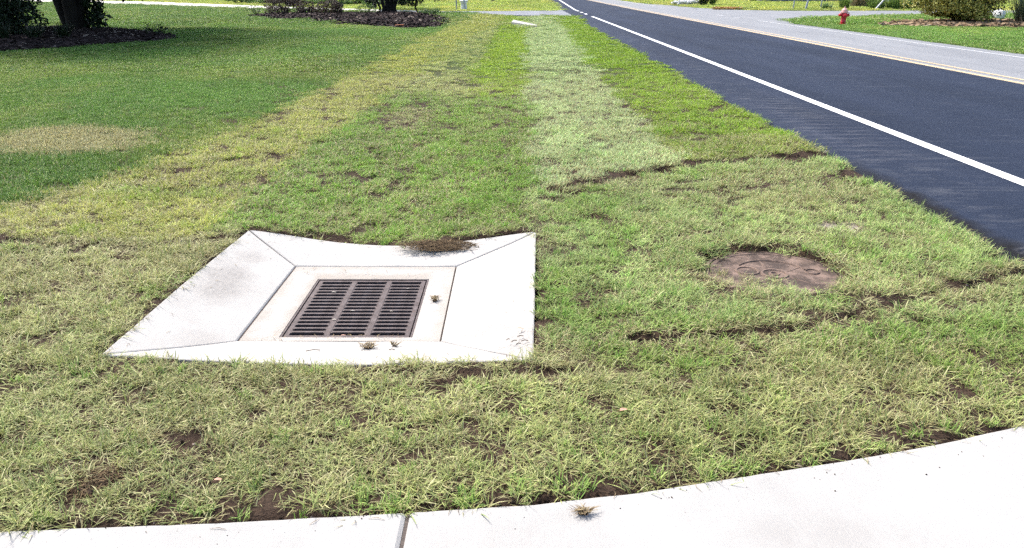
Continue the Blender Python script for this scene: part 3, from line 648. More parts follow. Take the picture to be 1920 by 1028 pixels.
def lawncol(x, y, base, d0):
    n = len(x); col = np.tile(np.array(base), (n, 1)); dry = np.full(n, d0)
    p = fbm(x * 0.45, y * 0.22, 61); col = col * (0.72 + 0.62 * p)[:, None]; q = sst(0.45, 0.75, fbm(x * 0.5, y * 0.3, 71))
    col = col * (1 - 0.55 * q[:, None]) + np.array((base[0] * 1.9, base[1] * 1.35, base[2] * 1.3)) * 0.55 * q[:, None]; dry = dry + 0.10 * q + (fbm(x * 1.5, y * 0.9, 81) - 0.5) * 0.14
    for (a, c_, rx, ry, s) in DRYP:
        d = np.hypot((x - a) / rx, (y - c_) / ry) + (fbm(x * 1.3, y * 1.3, 51) - 0.5) * 1.1; dry = np.maximum(dry, s * sst(1.25, 0.5, d))
    return col, np.clip(dry, 0.02, 1)
def samples(y0, y1, dens, wx=3.2):
    A = 0; xm = 0.80 * y1 + wx; n = int((y1 - y0) * 2 * xm * dens)
    x = (rng.random(n) * 2 - 1) * xm; y = y0 + rng.random(n) * (y1 - y0); k = np.abs(x) < 0.80 * y + wx
    return x[k], y[k]
zones = [(1.9, 6.2, 400, (0, 8)), (6.2, 9.5, 180, (8, 13)), (9.5, 15.5, 110, (8, 13)), (15.5, 36, 20, (18, 23)), (36, 64, 4.2, (23, 28)), (64, 135, 1.8, (23, 28))]
acc = {k: [] for k in ('sod', 'lawn', 'verge', 'field')}
INP = [(-1.945, 3.195), (0.108, 3.160), (0.172, 5.145), (-1.885, 5.175)]
for zi, (ya, yb, dens, pk) in enumerate(zones):
    x, y = samples(ya, yb, dens); mar = (0.0, 0.02, 0.03, 0.10, 0.3, 0.3)[zi]
    inl = inpoly(x, y, INP); drv = inpoly(x, y, DRIVE) | inpoly(x, y, SAND)
    beds = inpoly(x, y, BED1) | inpoly(x, y, BED2) | inpoly(x, y, BED3)
    side = inpoly(x, y, SIDE)
    dm = np.hypot(x - MAN[0], y - MAN[1]); inman = (dm < MAN[2] + 0.02) & ~((x < MAN[0] + 0.02) & (y < MAN[1] - 0.05 - 0.3 * (x - MAN[0] + 0.2)) & (rng.random(len(x)) < 0.55))
    ok = ~inl & ~drv & ~beds & ~inman & (y > kedge(x) + 0.012 + 0.012 * rng.random(len(x)))
    ok &= (rng.random(len(x)) > bare(x, y) * 0.96 * np.where(y - kedge(x) < 0.10, 0.45, 1)) if zi < 4 else True
    ok &= ~(np.hypot((x + 0.12), (y - 38.2) * 0.6) < 0.55)
    ed = xroad(y) - 0.02 + 0.10 * (fbm(y * 2.3, y * 0.0, 91) - 0.5)
    lft = ok & (x < ed - mar * 0.6); sodm = lft & (x > xl(y) + 0.25 * (fbm(x * 1.5, y * 1.5, 95) - 0.5) + 0.10 * rng.normal(size=len(x))) & (y < 49)
    fy = np.interp(x, [-70, -39, -23, -12, -6, 3.4], [112, 88, 71, 58.5, 52.5, 50])
    lawnm = lft & ~sodm & (y < fy); field = (lft & (y >= fy)) | (ok & ~side & (x > 13.2 + (xyel(y) - 8.97)) & (y > 55))
    verge = ok & ~side & (x > 12.95 + mar) & (y <= 55)
    for key, m in (('sod', sodm), ('lawn', lawnm), ('verge', verge), ('field', field)):
        xx, yy = x[m], y[m]; k = len(xx)
        if not k: continue
        p = rng.integers(pk[0], pk[1], k); s = 0.8 + 0.45 * rng.random(k)
        if key == 'sod':
            c, d = sodcol(xx, yy); s *= np.where(d > 0.6, 0.85, 1.0); s *= 0.60 + 0.34 * fbm(xx * 3, yy * 3, 15)
            edge = np.abs(xroad(yy) - xx) < 0.15; s = np.where(edge, s * 1.15, s)
            if zi < 2:
                lush = (rng.random(k) < 0.07 * (d < 0.42)) | (rng.random(k) < 0.25 * ((yy - kedge(xx)) < 0.10)) ; p = np.where(lush, rng.integers(28, 32, k), p); d = np.where(lush, d * 0.35, d); c = np.where(lush[:, None], c * np.array((0.85, 1.1, 0.75)), c)
                if zi == 1: s = np.where(lush, s * 1.2, s)
        elif key == 'lawn':
            c, d = lawncol(xx, yy, LAWN, 0.03)
            if zi < 3: p = rng.integers(13, 18, k)
        elif key == 'verge': c, d = lawncol(xx, yy, VERGE, 0.10)
        else: c, d = lawncol(xx, yy, FIELD, 0.14)
        c = c * (0.85 + 0.3 * rng.random(k))[:, None]
        z = terrain(xx, yy); z = np.where(np.hypot(xx - MAN[0], yy - MAN[1]) < MAN[2] + 0.03, np.maximum(z, -0.018), z)
        acc[key].append((np.stack([xx, yy, z], -1), p, s, c, d))
names = {'sod': ('sod_grass', 'newly laid patchy sod strip between the drain and the road'), 'lawn': ('lawn_grass', 'mown dark green lawn left of the sod strip'),
         'verge': ('verge_grass', 'green verge lawn round the hydrant across the road'), 'field': ('field_grass', 'light green grass beyond the driveway and side street')}
for k, (nm, lb) in names.items():
    a = acc[k]; scatter(nm, *[np.concatenate([q[i] for q in a]) for i in range(5)], lb)

# crumbs of soil in the bare spots and seams
def crumbs():
    P = []; tx = rng.uniform(-4, 3.1, 260000); ty = rng.uniform(2.0, 8.2, 260000); b = bare(tx, ty); k = (b > 0.3) & ~inpoly(tx, ty, INLET) & (ty > kedge(tx) + 0.03)
    tx, ty = tx[k][:5200], ty[k][:5200]
    ex = rng.uniform(-3, 2.9, 900); ey = kedge(ex) + rng.uniform(0.004, 0.035, 900)
    sx = rng.uniform(-3, 2.9, 240); sy = kedge(sx) - rng.uniform(0, 1, 240) ** 3 * 0.16; ax_ = rng.uniform(-1.9, 0.1, 160); ay_ = rng.uniform(3.2, 5.1, 160)
    ma = rng.random(420) * 6.283; mq = MAN[2] * np.sqrt(rng.random(420)); mcx = MAN[0] + mq * np.cos(ma); mcy = MAN[1] + mq * np.sin(ma); kk = rng.random(420) < 0.25 + 0.75 * sst(0.45, 0.62, fbm(mcx * 5, mcy * 5, 8)); mcx, mcy = mcx[kk], mcy[kk]; nm = len(mcx)
    tx = np.r_[tx, ex, mcx, sx]; ty = np.r_[ty, ey, mcy, sy]
    tz = np.r_[terrain(tx[:-240 - nm], ty[:-240 - nm]), np.full(nm, -0.026), np.full(240, 0.0125)]; v = []; f = []; rr = []
    base = np.array([(1, 0, 0), (-1, 0, 0), (0, 1, 0), (0, -1, 0), (0, 0, 1), (0, 0, -1)], float); fs = [(0, 2, 4), (2, 1, 4), (1, 3, 4), (3, 0, 4), (2, 0, 5), (1, 2, 5), (3, 1, 5), (0, 3, 5)]
    n = len(tx); s = 0.003 + 0.010 * rng.random(n) ** 3; s[-240 - nm:] *= 0.3; V = base[None] * (0.6 + 0.8 * rng.random((n, 6, 1))) * s[:, None, None]
    a = rng.random(n) * 6.28; ca, sa = np.cos(a)[:, None], np.sin(a)[:, None]
    V = np.stack([V[..., 0] * ca - V[..., 1] * sa, V[..., 0] * sa + V[..., 1] * ca, V[..., 2] * 0.8], -1) + np.stack([tx, ty, tz + s * 0.4], -1)[:, None]
    F = (np.arange(n)[:, None, None] * 6 + np.array(fs)[None]).reshape(-1, 3)
    m = mulchmat('soil_crumb', (0.020, 0.012, 0.008), (0.085, 0.058, 0.040))
    tag(mesh('soil_crumbs', V.reshape(-1, 3), F, m, attrs={'rnd': np.repeat(rng.random(n), 6)}), 'loose brown soil crumbs in the bare spots of the sod', 'soil', None, 'stuff')
crumbs()

# ------------------------------------------------------------------ small debris
def drytuft(name, loc, n, rad, lmax, seed, label, cat='grass clump', group=None, flatten=1.0, squash=(1, 1), lump=0.6):
    v, f, r1, r2, al = blades(n, rad, lmax * 0.35, lmax, 0.0018, 0.0038, 55, 100, seed, 0.35)
    v[:, 0] *= squash[0]; v[:, 1] *= squash[1]; v[:, 2] *= flatten; v[:, 2] += 0.008
    d = np.hypot(v[:, 0] / (rad * squash[0] * 1.1), v[:, 1] / (rad * squash[1] * 1.1)); v[:, 2] += np.clip(1 - d, 0, 1) * rad * lump * 0.6
    # clod of soil that holds the roots
    cv = []; cf = []; nr, ns = 5, 12
    for i in range(nr):
        ph = math.pi / 2 * i / (nr - 1)
        for j in range(ns):
            t = 2 * math.pi * j / ns; r = rad * 0.62 * math.cos(ph) * (0.75 + 0.5 * random.random()) + 0.001
            cv.append((r * math.cos(t) * squash[0], r * math.sin(t) * squash[1], rad * lump * 0.6 * math.sin(ph) * (0.8 + 0.3 * random.random())))
    for i in range(nr - 1):
        for j in range(ns): cf.append((i * ns + j, i * ns + (j + 1) % ns, (i + 1) * ns + (j + 1) % ns, (i + 1) * ns + j))
    e = empty(name, loc, label, cat, group); L = np.array(loc)
    mesh('soil_clod', (np.array(cv) + L), cf, M['dirt'], e)
    mesh('dry_blades', v + L, f, M['thatch_dark' if name == 'sod_clump' else 'thatch'], e, attrs={'rnd': r2})
    return e
drytuft('sod_clump', (-0.50, 5.04, -0.078), 800, 0.125, 0.10, 901, 'torn brown sod clump lying over the back edge of the drain apron', flatten=0.6, squash=(2.2, 0.85), lump=0.34)
drytuft('dry_tuft', (-0.466, 4.187, -0.124), 70, 0.024, 0.045, 902, 'small tuft of dry grass right of the drain grate', lump=0.7)
drytuft('dry_tuft', (-0.726, 3.475, -0.085), 80, 0.026, 0.06, 903, 'small brown grass tuft on the near slope below the grate', flatten=0.7, squash=(1.3, 0.8))
drytuft('dry_tuft', (-0.60, 3.505, -0.088), 30, 0.012, 0.03, 904, 'tiny brown crumb of sod on the near joint of the drain', flatten=0.7, squash=(1.5, 0.8))
drytuft('dry_tuft', (0.222, 2.062, 0.012), 90, 0.017, 0.042, 905, 'tangled dry grass root clump lying on the white sidewalk', flatten=0.6, squash=(1.3, 0.8))
drytuft('sod_clump', (-1.44, 2.24, -0.012), 190, 0.075, 0.09, 906, 'brown dead thatch clump in the grass at lower left', flatten=0.7, lump=0.25)
def leaf(name, loc, s, rz, label, m, cat='leaf', group=None, asp=0.6):
    v = []; f = []
    for i in range(5):
        t = i / 4; wd = asp * s * math.sin(math.pi * (0.08 + 0.86 * t))
        for j in (-1, 0, 1): v.append((s * (t - 0.5) * 2, wd * j, 0.25 * wd * abs(j) + 0.12 * s * math.sin(t * 5)))
    for i in range(4):
        for j in range(2): f.append((i * 3 + j, i * 3 + j + 1, i * 3 + 4 + j, i * 3 + 3 + j))
    c, s_ = math.cos(rz), math.sin(rz)
    v = [(loc[0] + a * c - b * s_, loc[1] + a * s_ + b * c, loc[2] + z) for a, b, z in v]
    o = mesh(name, v, f, m); sm = o.modifiers.new('thick', 'SOLIDIFY'); sm.thickness = 0.0008
    return tag(o, label, cat, group)
leaf('dead_leaf', (0.431, 2.675, 0.035), 0.017, 0.5, 'pinkish tan dead leaf lying on the grass right of the drain', M['dead_leaf'])
leaf('dead_leaf', (-1.003, 2.21, 0.035), 0.012, 0.2, 'small tan leaf in the near grass left of the sidewalk joint', M['dead_leaf'])
leaf('dead_leaf', (0.03, 3.50, 0.012), 0.020, 0.1, 'orange brown leaf at the right edge of the drain apron', M['dead_leaf'], asp=0.3)
leaf('dead_leaf', (-0.90, 3.706, -0.123), 0.013, 0.2, 'reddish leaf scrap on the front rim of the grate', M['dead_leaf'], asp=0.4)
for i, (a, b, s, rz) in enumerate(((-1.09, 4.34, .014, .2), (-0.92, 4.055, .011, .1), (-1.0, 3.93, .012, 3), (-0.70, 4.05, .009, .3), (-0.65, 4.40, .010, .6))):
    leaf('leaf_scrap', (a, b, -0.131), s, rz, 'pale bleached leaf scrap caught on the drain grate', M['chip_leaf'], 'leaf scrap', 'scraps on the grate', 0.3)
for i, (a, b, z, ln, rz, lb) in enumerate(((-0.985, 3.415, -0.070, 0.07, 0.15, 'thin pale twig on the near slope left of the brown tuft'), (-0.60, 3.42, -0.068, 0.03, 0.1, 'short dark twig on the near slope right of the brown tuft'),
        (0.0, 3.37, 0.004, 0.03, 0.5, None), (0.03, 3.42, 0.006, 0.03, 0.25, None), (-0.03, 3.39, 0.002, 0.02, 0.6, None), (0.05, 3.36, 0.010, 0.035, 0.15, None), (0.02, 3.33, 0.008, 0.025, 0.4, None))):
    p = [(a - ln / 2 * math.cos(rz), b - ln / 2 * math.sin(rz), z), (a, b + 0.004, z + 0.003), (a + ln / 2 * math.cos(rz), b + ln / 2 * math.sin(rz), z)]
    tag(MB().tube(p, 0.0022, 5).build('twig', M['twig']), lb or 'dark twig scrap at the near right corner of the drain apron', 'twig', None if lb else 'twig scraps at the apron corner')

# loose clippings blown onto the apron and along the sidewalk edge
def clippings():
    P = []; rr = random.Random(5)
    for i in range(150):
        k = rr.choice((0, 0, 1, 2, 3)); t = rr.random(); q = rr.random() ** 2.2 * (0.95 if i % 3 == 0 else 0.35)
        o = edge_pt(k, t); a, b = IN[k], IN[(k + 1) % 4]; e = (a[0] + (b[0] - a[0]) * t, a[1] + (b[1] - a[1]) * t, ZI)
        P.append((o[0] + (e[0] - o[0]) * q, o[1] + (e[1] - o[1]) * q, o[2] + (e[2] - o[2]) * q ** 0.9 + 0.003))
    for i in range(60): P.append((rr.uniform(GX0 - 0.15, GX1 + 0.14), rr.choice((rr.uniform(3.64, 3.70), rr.uniform(4.57, 4.74))), ZI + 0.001))
    for i in range(26):
        x_ = rr.uniform(-1.7, 2.2); P.append((x_, float(kedge(x_)) - 0.004 - 0.05 * rr.random() ** 2, 0.0145))
    v = []; f = []; rn = []
    for (x_, y_, z_) in P:
        L = rr.uniform(0.006, 0.028); W = rr.uniform(0.0006, 0.0012); a = rr.random() * 6.28; c_, s_ = math.cos(a), math.sin(a); n0 = len(v); bend = rr.uniform(-0.3, 0.3)
        for u in (-1, 0, 1):
            for w_ in (-1, 1):
                px_, py_ = u * L, w_ * W * (1.2 - 0.6 * abs(u)) + bend * L * u * u; v.append((x_ + px_ * c_ - py_ * s_, y_ + px_ * s_ + py_ * c_, z_ + (0.003 if u == 0 else 0.0)))
        f += [(n0, n0 + 2, n0 + 3, n0 + 1), (n0 + 2, n0 + 4, n0 + 5, n0 + 3)]; rn += [rr.random()] * 6
    tag(mesh('grass_clippings', v, f, M['thatch'], attrs={'rnd': rn}), 'loose dry grass clippings on the drain apron and sidewalk edge', 'clippings', None, 'stuff')
clippings()

# culvert end under the driveway
cul = empty('culvert_end', (-0.1 + 0.4, 37.6, -0.2), 'pale concrete culvert end showing in the swale before the driveway', 'culvert')
MB().add([(-0.15, 38.7, 0.02), (0.98, 36.4, -0.06), (1.02, 36.7, -0.02), (-0.05, 39.3, 0.10), (-0.15, 38.7, -0.4), (0.98, 36.4, -0.4), (1.02, 36.7, -0.4), (-0.05, 39.3, -0.4)],
         [(0, 1, 2, 3), (0, 4, 5, 1), (1, 5, 6, 2), (2, 6, 7, 3), (3, 7, 4, 0)]).build('headwall', M['slab'], cul)
MB().lathe([(0.19, 0), (0.19, 0.7), (0.15, 0.7), (0.15, 0.0)], (0.5, 37.9, -0.25), 18, 'y').build('pipe', M['slab'], cul)

# ------------------------------------------------------------------ hydrant
hy = empty('fire_hydrant', (14.58, 36.13, 0), 'red fire hydrant with faded pink cap on the verge across the road', 'fire hydrant')
hx, hyy = 14.58, 36.13; B = (hx, hyy, 0.0)
MB().lathe([(0.13, -0.05), (0.13, 0.03), (0.155, 0.035), (0.155, 0.06), (0.125, 0.065)], B, 20).build('base_flange', M['red'], hy)
MB().lathe([(0.108, 0.06), (0.105, 0.10), (0.118, 0.12), (0.105, 0.14), (0.105, 0.36), (0.118, 0.40), (0.125, 0.46), (0.118, 0.50), (0.108, 0.52)], B, 20).build('barrel', M['red'], hy, True)
MB().lathe([(0.165, 0.515), (0.17, 0.53), (0.165, 0.545), (0.13, 0.55), (0.128, 0.60), (0.11, 0.65), (0.07, 0.69), (0.045, 0.70)], B, 20).build('bonnet', M['pink'], hy)
MB().lathe([(0.042, 0.695), (0.042, 0.72), (0.026, 0.725), (0.026, 0.77), (0.02, 0.775)], B, 5).build('operating_nut', M['pink'], hy)
for a in range(6):
    t = a * math.pi / 3 + 0.2; MB().lathe([(0.016, 0.50), (0.016, 0.56)], (hx + 0.148 * math.cos(t), hyy + 0.148 * math.sin(t), 0), 6).build('flange_bolt', M['galv'], hy)
for sx, z in ((-1, 0.42), (1, 0.42)):
    o = MB().lathe([(0.055, 0), (0.055, sx * 0.16), (0.07, sx * 0.165), (0.07, sx * 0.20), (0.055, sx * 0.215), (0.025, sx * 0.22), (0.025, sx * 0.26)], (hx, hyy, z), 14, 'x').build('hose_nozzle', M['red'], hy)
MB().lathe([(0.075, 0), (0.075, -0.15), (0.092, -0.155), (0.092, -0.20), (0.07, -0.215), (0.028, -0.22), (0.028, -0.26)], (hx, hyy, 0.40), 16, 'y').build('pumper_nozzle', M['red'], hy)
MB().tube([(hx + 0.10, hyy - 0.06, 0.56), (hx + 0.19, hyy - 0.05, 0.52), (hx + 0.22, hyy - 0.02, 0.47)], 0.012, 6).build('cap_chain', M['galv'], hy)

# ------------------------------------------------------------------ mulch beds
def mulch(name, P, n, m, label, size, h):
    xs = [p[0] for p in P]; ys = [p[1] for p in P]; cx, cy = sum(xs) / len(xs), sum(ys) / len(ys)
    v = []; f = []; k = len(P)
    rings = (1.0, 0.93, 0.75, 0.45, 0.02); hz = (0.0, 0.45, 0.8, 1.0, 1.0)
    fine = []
    for i in range(k):
        for t in (0, 0.25, 0.5, 0.75): fine.append((P[i][0] * (1 - t) + P[(i + 1) % k][0] * t + 0.12 * (random.random() - 0.5), P[i][1] * (1 - t) + P[(i + 1) % k][1] * t + 0.12 * (random.random() - 0.5)))
    K = len(fine)
    for s, q in zip(rings, hz):
        for (a, b) in fine:
            x_, y_ = cx + (a - cx) * s, cy + (b - cy) * s; v.append((x_, y_, float(terrain(np.array([x_]), np.array([y_]))[0]) + 0.015 + h * q))
    for i in range(4):
        for j in range(K): f.append((i * K + j, i * K + (j + 1) % K, (i + 1) * K + (j + 1) % K, (i + 1) * K + j))
    f.append(tuple(4 * K + j for j in range(K)))
    rnd = [0.15] * len(v)
    tx = rng.uniform(min(xs), max(xs), n * 3); ty = rng.uniform(min(ys), max(ys), n * 3); kk = inpoly(tx, ty, P); tx, ty = tx[kk][:n], ty[kk][:n]
    # height from radial position
    d = np.zeros(len(tx)); ang = np.arctan2(ty - cy, tx - cx); fa = np.array(fine); fan = np.arctan2(fa[:, 1] - cy, fa[:, 0] - cx); fr = np.hypot(fa[:, 0] - cx, fa[:, 1] - cy); od = np.argsort(fan)
    rad = np.interp(ang, fan[od], fr[od], period=2 * np.pi); s = np.clip(np.hypot(tx - cx, ty - cy) / rad, 0, 1)
    tz = terrain(tx, ty) + 0.015 + h * np.interp(s, rings[::-1], hz[::-1])
    for x_, y_, z_ in zip(tx, ty, tz):
        L = size * (0.5 + random.random()); W = L * (0.25 + 0.3 * random.random()); T = L * 0.12; a = random.random() * 6.28; b = (random.random() - 0.5) * 0.9
        c_, s_ = math.cos(a), math.sin(a); i0 = len(v)
        for (p, q) in ((-L, -W), (L, -W), (L, W), (-L, W)):
            v.append((x_ + (p * c_ - q * s_) * 0.5, y_ + (p * s_ + q * c_) * 0.5, z_ + 0.02 + p * 0.5 * math.sin(b) + T * 0.5))
        for (p, q) in ((-L, -W), (L, -W), (L, W), (-L, W)):
            v.append((x_ + (p * c_ - q * s_) * 0.5, y_ + (p * s_ + q * c_) * 0.5, z_ + 0.02 + p * 0.5 * math.sin(b) - T * 0.5))
        f += [(i0, i0 + 1, i0 + 2, i0 + 3), (i0 + 4, i0 + 5, i0 + 1, i0), (i0 + 5, i0 + 6, i0 + 2, i0 + 1), (i0 + 6, i0 + 7, i0 + 3, i0 + 2), (i0 + 7, i0 + 4, i0, i0 + 3)]
        rnd += [random.random()] * 8
    return tag(mesh(name, v, f, m, attrs={'rnd': rnd}), label, 'mulch', None, 'stuff')
mulch('mulch_bed', BED1, 7000, M['mulch'], 'dark brown wood mulch bed round the shrubs before the driveway', 0.17, 0.10)
mulch('mulch_bed', BED2, 6000, M['mulch'], 'dark shaded wood mulch bed under the big tree on the left', 0.17, 0.09)
mulch('pine_straw_bed', BED3, 2500, M['straw'], 'tan pine straw bed under the clipped bush across the road', 0.28, 0.06)
b = MB().box(-4.95, -4.60, 33.55, 33.75, -0.02, 0.12, 0.01); tag(b.build('brick', M['brick']), 'orange brick lying at the near edge of the mulch bed', 'brick')

# ------------------------------------------------------------------ plants
def leafcloud(P, size, seed, up=0.3, asp=0.5):
    """one small folded leaf at every point"""
    r = np.random.default_rng(seed); n = len(P); s = size * (0.6 + 0.8 * r.random(n))
    d = r.normal(size=(n, 3)); d /= np.linalg.norm(d, axis=1)[:, None]; nn = r.normal(size=(n, 3)) * 0.8 + np.array([0, 0, up]); sd = np.cross(d, nn); sd /= np.linalg.norm(sd, axis=1)[:, None] + 1e-9
    up_ = np.cross(sd, d)
    V = np.stack([P - d * s[:, None] * 0.5, P + sd * (s * asp * 0.5)[:, None] + up_ * (s * 0.08)[:, None], P + d * s[:, None] * 0.5, P - sd * (s * asp * 0.5)[:, None] + up_ * (s * 0.08)[:, None]], 1).reshape(-1, 3)
    b_ = np.arange(n)[:, None] * 4; F = np.concatenate([b_ + np.array([0, 1, 2]), b_ + np.array([0, 2, 3])], 0)
    return V, F, np.repeat(r.random(n), 4)
def blobpts(c, rad, n, seed, shell=0.72, lumps=14, lump=0.38, zmin=None):
    """points in the outer part of a lumpy crown made of many overlapping clumps"""
    r = np.random.default_rng(seed); c = np.array(c); rad = np.array(rad)
    d = r.normal(size=(lumps, 3)); d /= np.linalg.norm(d, axis=1)[:, None]; cen = d * (0.50 + 0.30 * r.random((lumps, 1))); cr = lump * (0.7 + 0.6 * r.random(lumps))
    k = r.integers(0, lumps, n); q = r.normal(size=(n, 3)); q /= np.linalg.norm(q, axis=1)[:, None]
    p = cen[k] + q * (cr[k] * (shell + (1.08 - shell) * r.random(n)))[:, None]
    P = c + p * rad
    if zmin is not None: P[:, 2] = np.where(P[:, 2] < zmin, zmin + (zmin - P[:, 2]) * 0.3 * r.random(n), P[:, 2])
    return P
def cloud(name, P, size, seed, m, par, **k):
    V, F, rn = leafcloud(P, size, seed, **k); return mesh(name, V, F, m, par, attrs={'rnd': rn})
def shrub(name, c, rad, n, size, m, seed, label, group=None, cat='shrub', stems=5, zmin=0.06, lumps=14, lump=0.38):
    e = empty(name, (c[0], c[1], 0), label, cat, group)
    cloud('foliage', blobpts((c[0], c[1], c[2]), rad, n, seed, lumps=lumps, lump=lump, zmin=zmin), size, seed, m, e)
    mb = MB(); r = random.Random(seed)
    for i in range(stems):
        a = 6.28 * i / stems + r.random(); p0 = (c[0] + 0.08 * math.cos(a), c[1] + 0.08 * math.sin(a), -0.03)
        p1 = (c[0] + rad[0] * 0.35 * math.cos(a), c[1] + rad[1] * 0.35 * math.sin(a), c[2] * 0.6); p2 = (c[0] + rad[0] * 0.7 * math.cos(a), c[1] + rad[1] * 0.7 * math.sin(a), c[2] + rad[2] * 0.4)
        mb.tube([p0, p1, p2], [0.03 * rad[0] + 0.008, 0.02 * rad[0] + 0.005, 0.006], 6)
    mb.build('stem', M['bark_dark'], e); return e
def tree(name, base, stems, crown, n, size, m, bark, seed, label, group=None, extra=(), lumps=26):
    """stems: (dx,dy at foot, dx,dy at 1.3 m, top dx,dy,z, radius)"""
    e = empty(name, base, label, 'tree', group); r = random.Random(seed); bx, by, bz = base
    for (ax, ay, mx_, my_, tx_, ty_, tz_, rad) in stems:
        mb = MB(); pts = [(bx + ax, by + ay, bz - 0.1), (bx + ax * 0.9, by + ay * 0.9, bz + 0.25), (bx + mx_, by + my_, bz + 1.3), (bx + (mx_ + tx_) / 2, by + (my_ + ty_) / 2, bz + 1.3 + (tz_ - 1.3) * 0.5), (bx + tx_, by + ty_, bz + tz_)]
        mb.tube(pts, [rad * 1.35, rad * 1.05, rad * 0.9, rad * 0.6, rad * 0.2], 10)
        for q in range(4):
            a = r.random() * 6.28; s = 0.45 + 0.15 * q; p0 = Vector(pts[3]).lerp(Vector(pts[4]), s - 0.4); L = (crown[1][0] * 0.55)
            p2 = p0 + Vector((math.cos(a) * L, math.sin(a) * L, L * 0.45)); mb.tube([p0, p0.lerp(p2, 0.5) + Vector((0, 0, 0.15 * L)), p2], [rad * 0.35, rad * 0.22, rad * 0.06], 6)
        mb.build('trunk', bark, e, True)
    P = blobpts((bx + crown[0][0], by + crown[0][1], bz + crown[0][2]), crown[1], n, seed, 0.55, lumps, 0.42)
    P = P[P[:, 2] > bz + 0.35]
    cloud('crown', P, size, seed, m, e)
    for (q, rr, nn) in extra: tag(cloud('low_shoots', blobpts((bx + q[0], by + q[1], bz + q[2]), rr, nn, seed + 5, 0.2, 5, 0.8), size, seed + 6, m, e), kind='stuff')
    return e
# big dark tree on the left: three stems fused at the foot
tree('shade_tree', (-16.85, 31.0, 0), [(-0.22, 0.0, -0.52, 0.1, -2.2, 0.3, 6.0, 0.24), (0.10, -0.08, 0.05, -0.15, 0.4, -1.0, 6.5, 0.30), (0.34, 0.02, 0.50, 0.05, 2.3, 0.6, 6.0, 0.21), (0.02, 0.2, -0.1, 0.4, -0.3, 2.0, 6.0, 0.2)],
     ((-0.6, -2.4, 5.6), (7.6, 7.6, 4.2)), 66000, 0.27, M['leaf_dark'], M['bark_dark'], 11, 'big multi-stemmed dark tree shading the mulch bed on the left', extra=(((0.95, -0.2, 0.72), (0.42, 0.4, 0.62), 240), ((2.2, 0.3, 1.55), (1.5, 1.0, 0.35), 700)))
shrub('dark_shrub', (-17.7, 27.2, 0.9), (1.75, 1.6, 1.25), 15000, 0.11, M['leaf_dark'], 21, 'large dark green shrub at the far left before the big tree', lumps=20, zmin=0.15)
def bladeplant(name, c, n, lmin, lmax, wd, m, seed, label, cat, spread=0.15, lean=(5, 45), curl=0.35, group=None):
    e = empty(name, c, label, cat, group)
    v, f, r1, r2, al = blades(n, spread, lmin, lmax, wd * 0.6, wd, lean[0], lean[1], seed, curl)
    mesh('blades', v + np.array(c), f, m, e, attrs={'rnd': r2}); 
    MB().lathe([(spread * 0.9, -0.05), (spread * 0.8, 0.04), (spread * 0.4, 0.09), (0.005, 0.1)], c, 10).build('crown_base', M['leaf_tan'] if False else M['twig'], e)
    return e
for i, (a, b_) in enumerate(((-14.7, 24.7), (-14.1, 25.2), (-15.5, 24.4))):
    bladeplant('border_grass', (a, b_, 0.06), 160, 0.35, 0.7, 0.018, M['leaf_dark'], 40 + i, 'dark strappy border grass at the foot of the big dark shrub', 'plant', group='border grasses under the dark shrub')
# island bed
tree('bushy_tree', (-8.1, 52.6, 0.08), [(-0.35, 0, -0.55, 0, -1.6, 0, 3.2, 0.11), (-0.1, 0.1, -0.12, 0.1, -0.3, 0.5, 3.4, 0.14), (0.18, 0, 0.22, 0, 0.5, -0.4, 3.4, 0.12), (0.40, -0.05, 0.62, 0, 1.6, 0.2, 3.2, 0.11), (-0.6, -0.1, -1.0, -0.2, -2.0, -0.4, 2.5, 0.06), (1.93, -0.3, 1.95, -0.3, 2.0, -0.2, 2.6, 0.05)],
     ((0.75, 0, 2.5), (3.0, 2.4, 2.3)), 15000, 0.15, M['leaf_dark'], M['bark_dark'], 12, 'dark bushy small tree with several stems in the island mulch bed', extra=(((-1.1, 0, 0.55), (0.35, 0.3, 0.5), 300), ((2.6, -0.2, 0.95), (1.1, 0.7, 0.30), 500)))
shrub('purple_shrub', (-13.9, 48.9, 0.55), (1.20, 1.0, 0.72), 7000, 0.075, M['leaf_purple'], 22, 'largest purple brown shrub at the left end of the island bed', lumps=18)
shrub('purple_shrub', (-12.35, 48.3, 0.42), (0.68, 0.62, 0.52), 3400, 0.07, M['leaf_purple'], 23, 'small purple brown shrub beside the largest one in the island bed')
shrub('purple_shrub', (-10.95, 48.4, 0.40), (0.95, 0.8, 0.55), 4600, 0.07, M['leaf_purple'], 24, 'purple brown shrub with a green sapling growing out of it')
shrub('green_sapling', (-10.6, 48.9, 0.92), (0.55, 0.45, 0.55), 900, 0.11, M['leaf_green'], 25, 'green sapling rising behind the third purple shrub', cat='sapling', stems=3, zmin=0.3)
shrub('sprout_bush', (-9.0, 49.0, 0.34), (0.75, 0.6, 0.38), 420, 0.10, M['leaf_weed'], 26, 'sparse light green sprouting plant left of the bushy tree', stems=9)
shrub('sprout_bush', (-4.95, 48.4, 0.22), (0.60, 0.45, 0.26), 700, 0.08, M['leaf_green'], 27, 'low green plant at the right end of the island bed', stems=6)
shrub('sprout_bush', (-15.5, 48.8, 0.30), (0.5, 0.4, 0.32), 140, 0.08, M['leaf_grey'], 28, 'thin twiggy plant at the left tip of the island bed', stems=10)
shrub('sprout_bush', (-12.2, 27.6, 0.25), (0.5, 0.3, 0.22), 90, 0.09, M['leaf_dark'], 29, 'few dark sprigs at the back edge of the shaded mulch bed', stems=5)
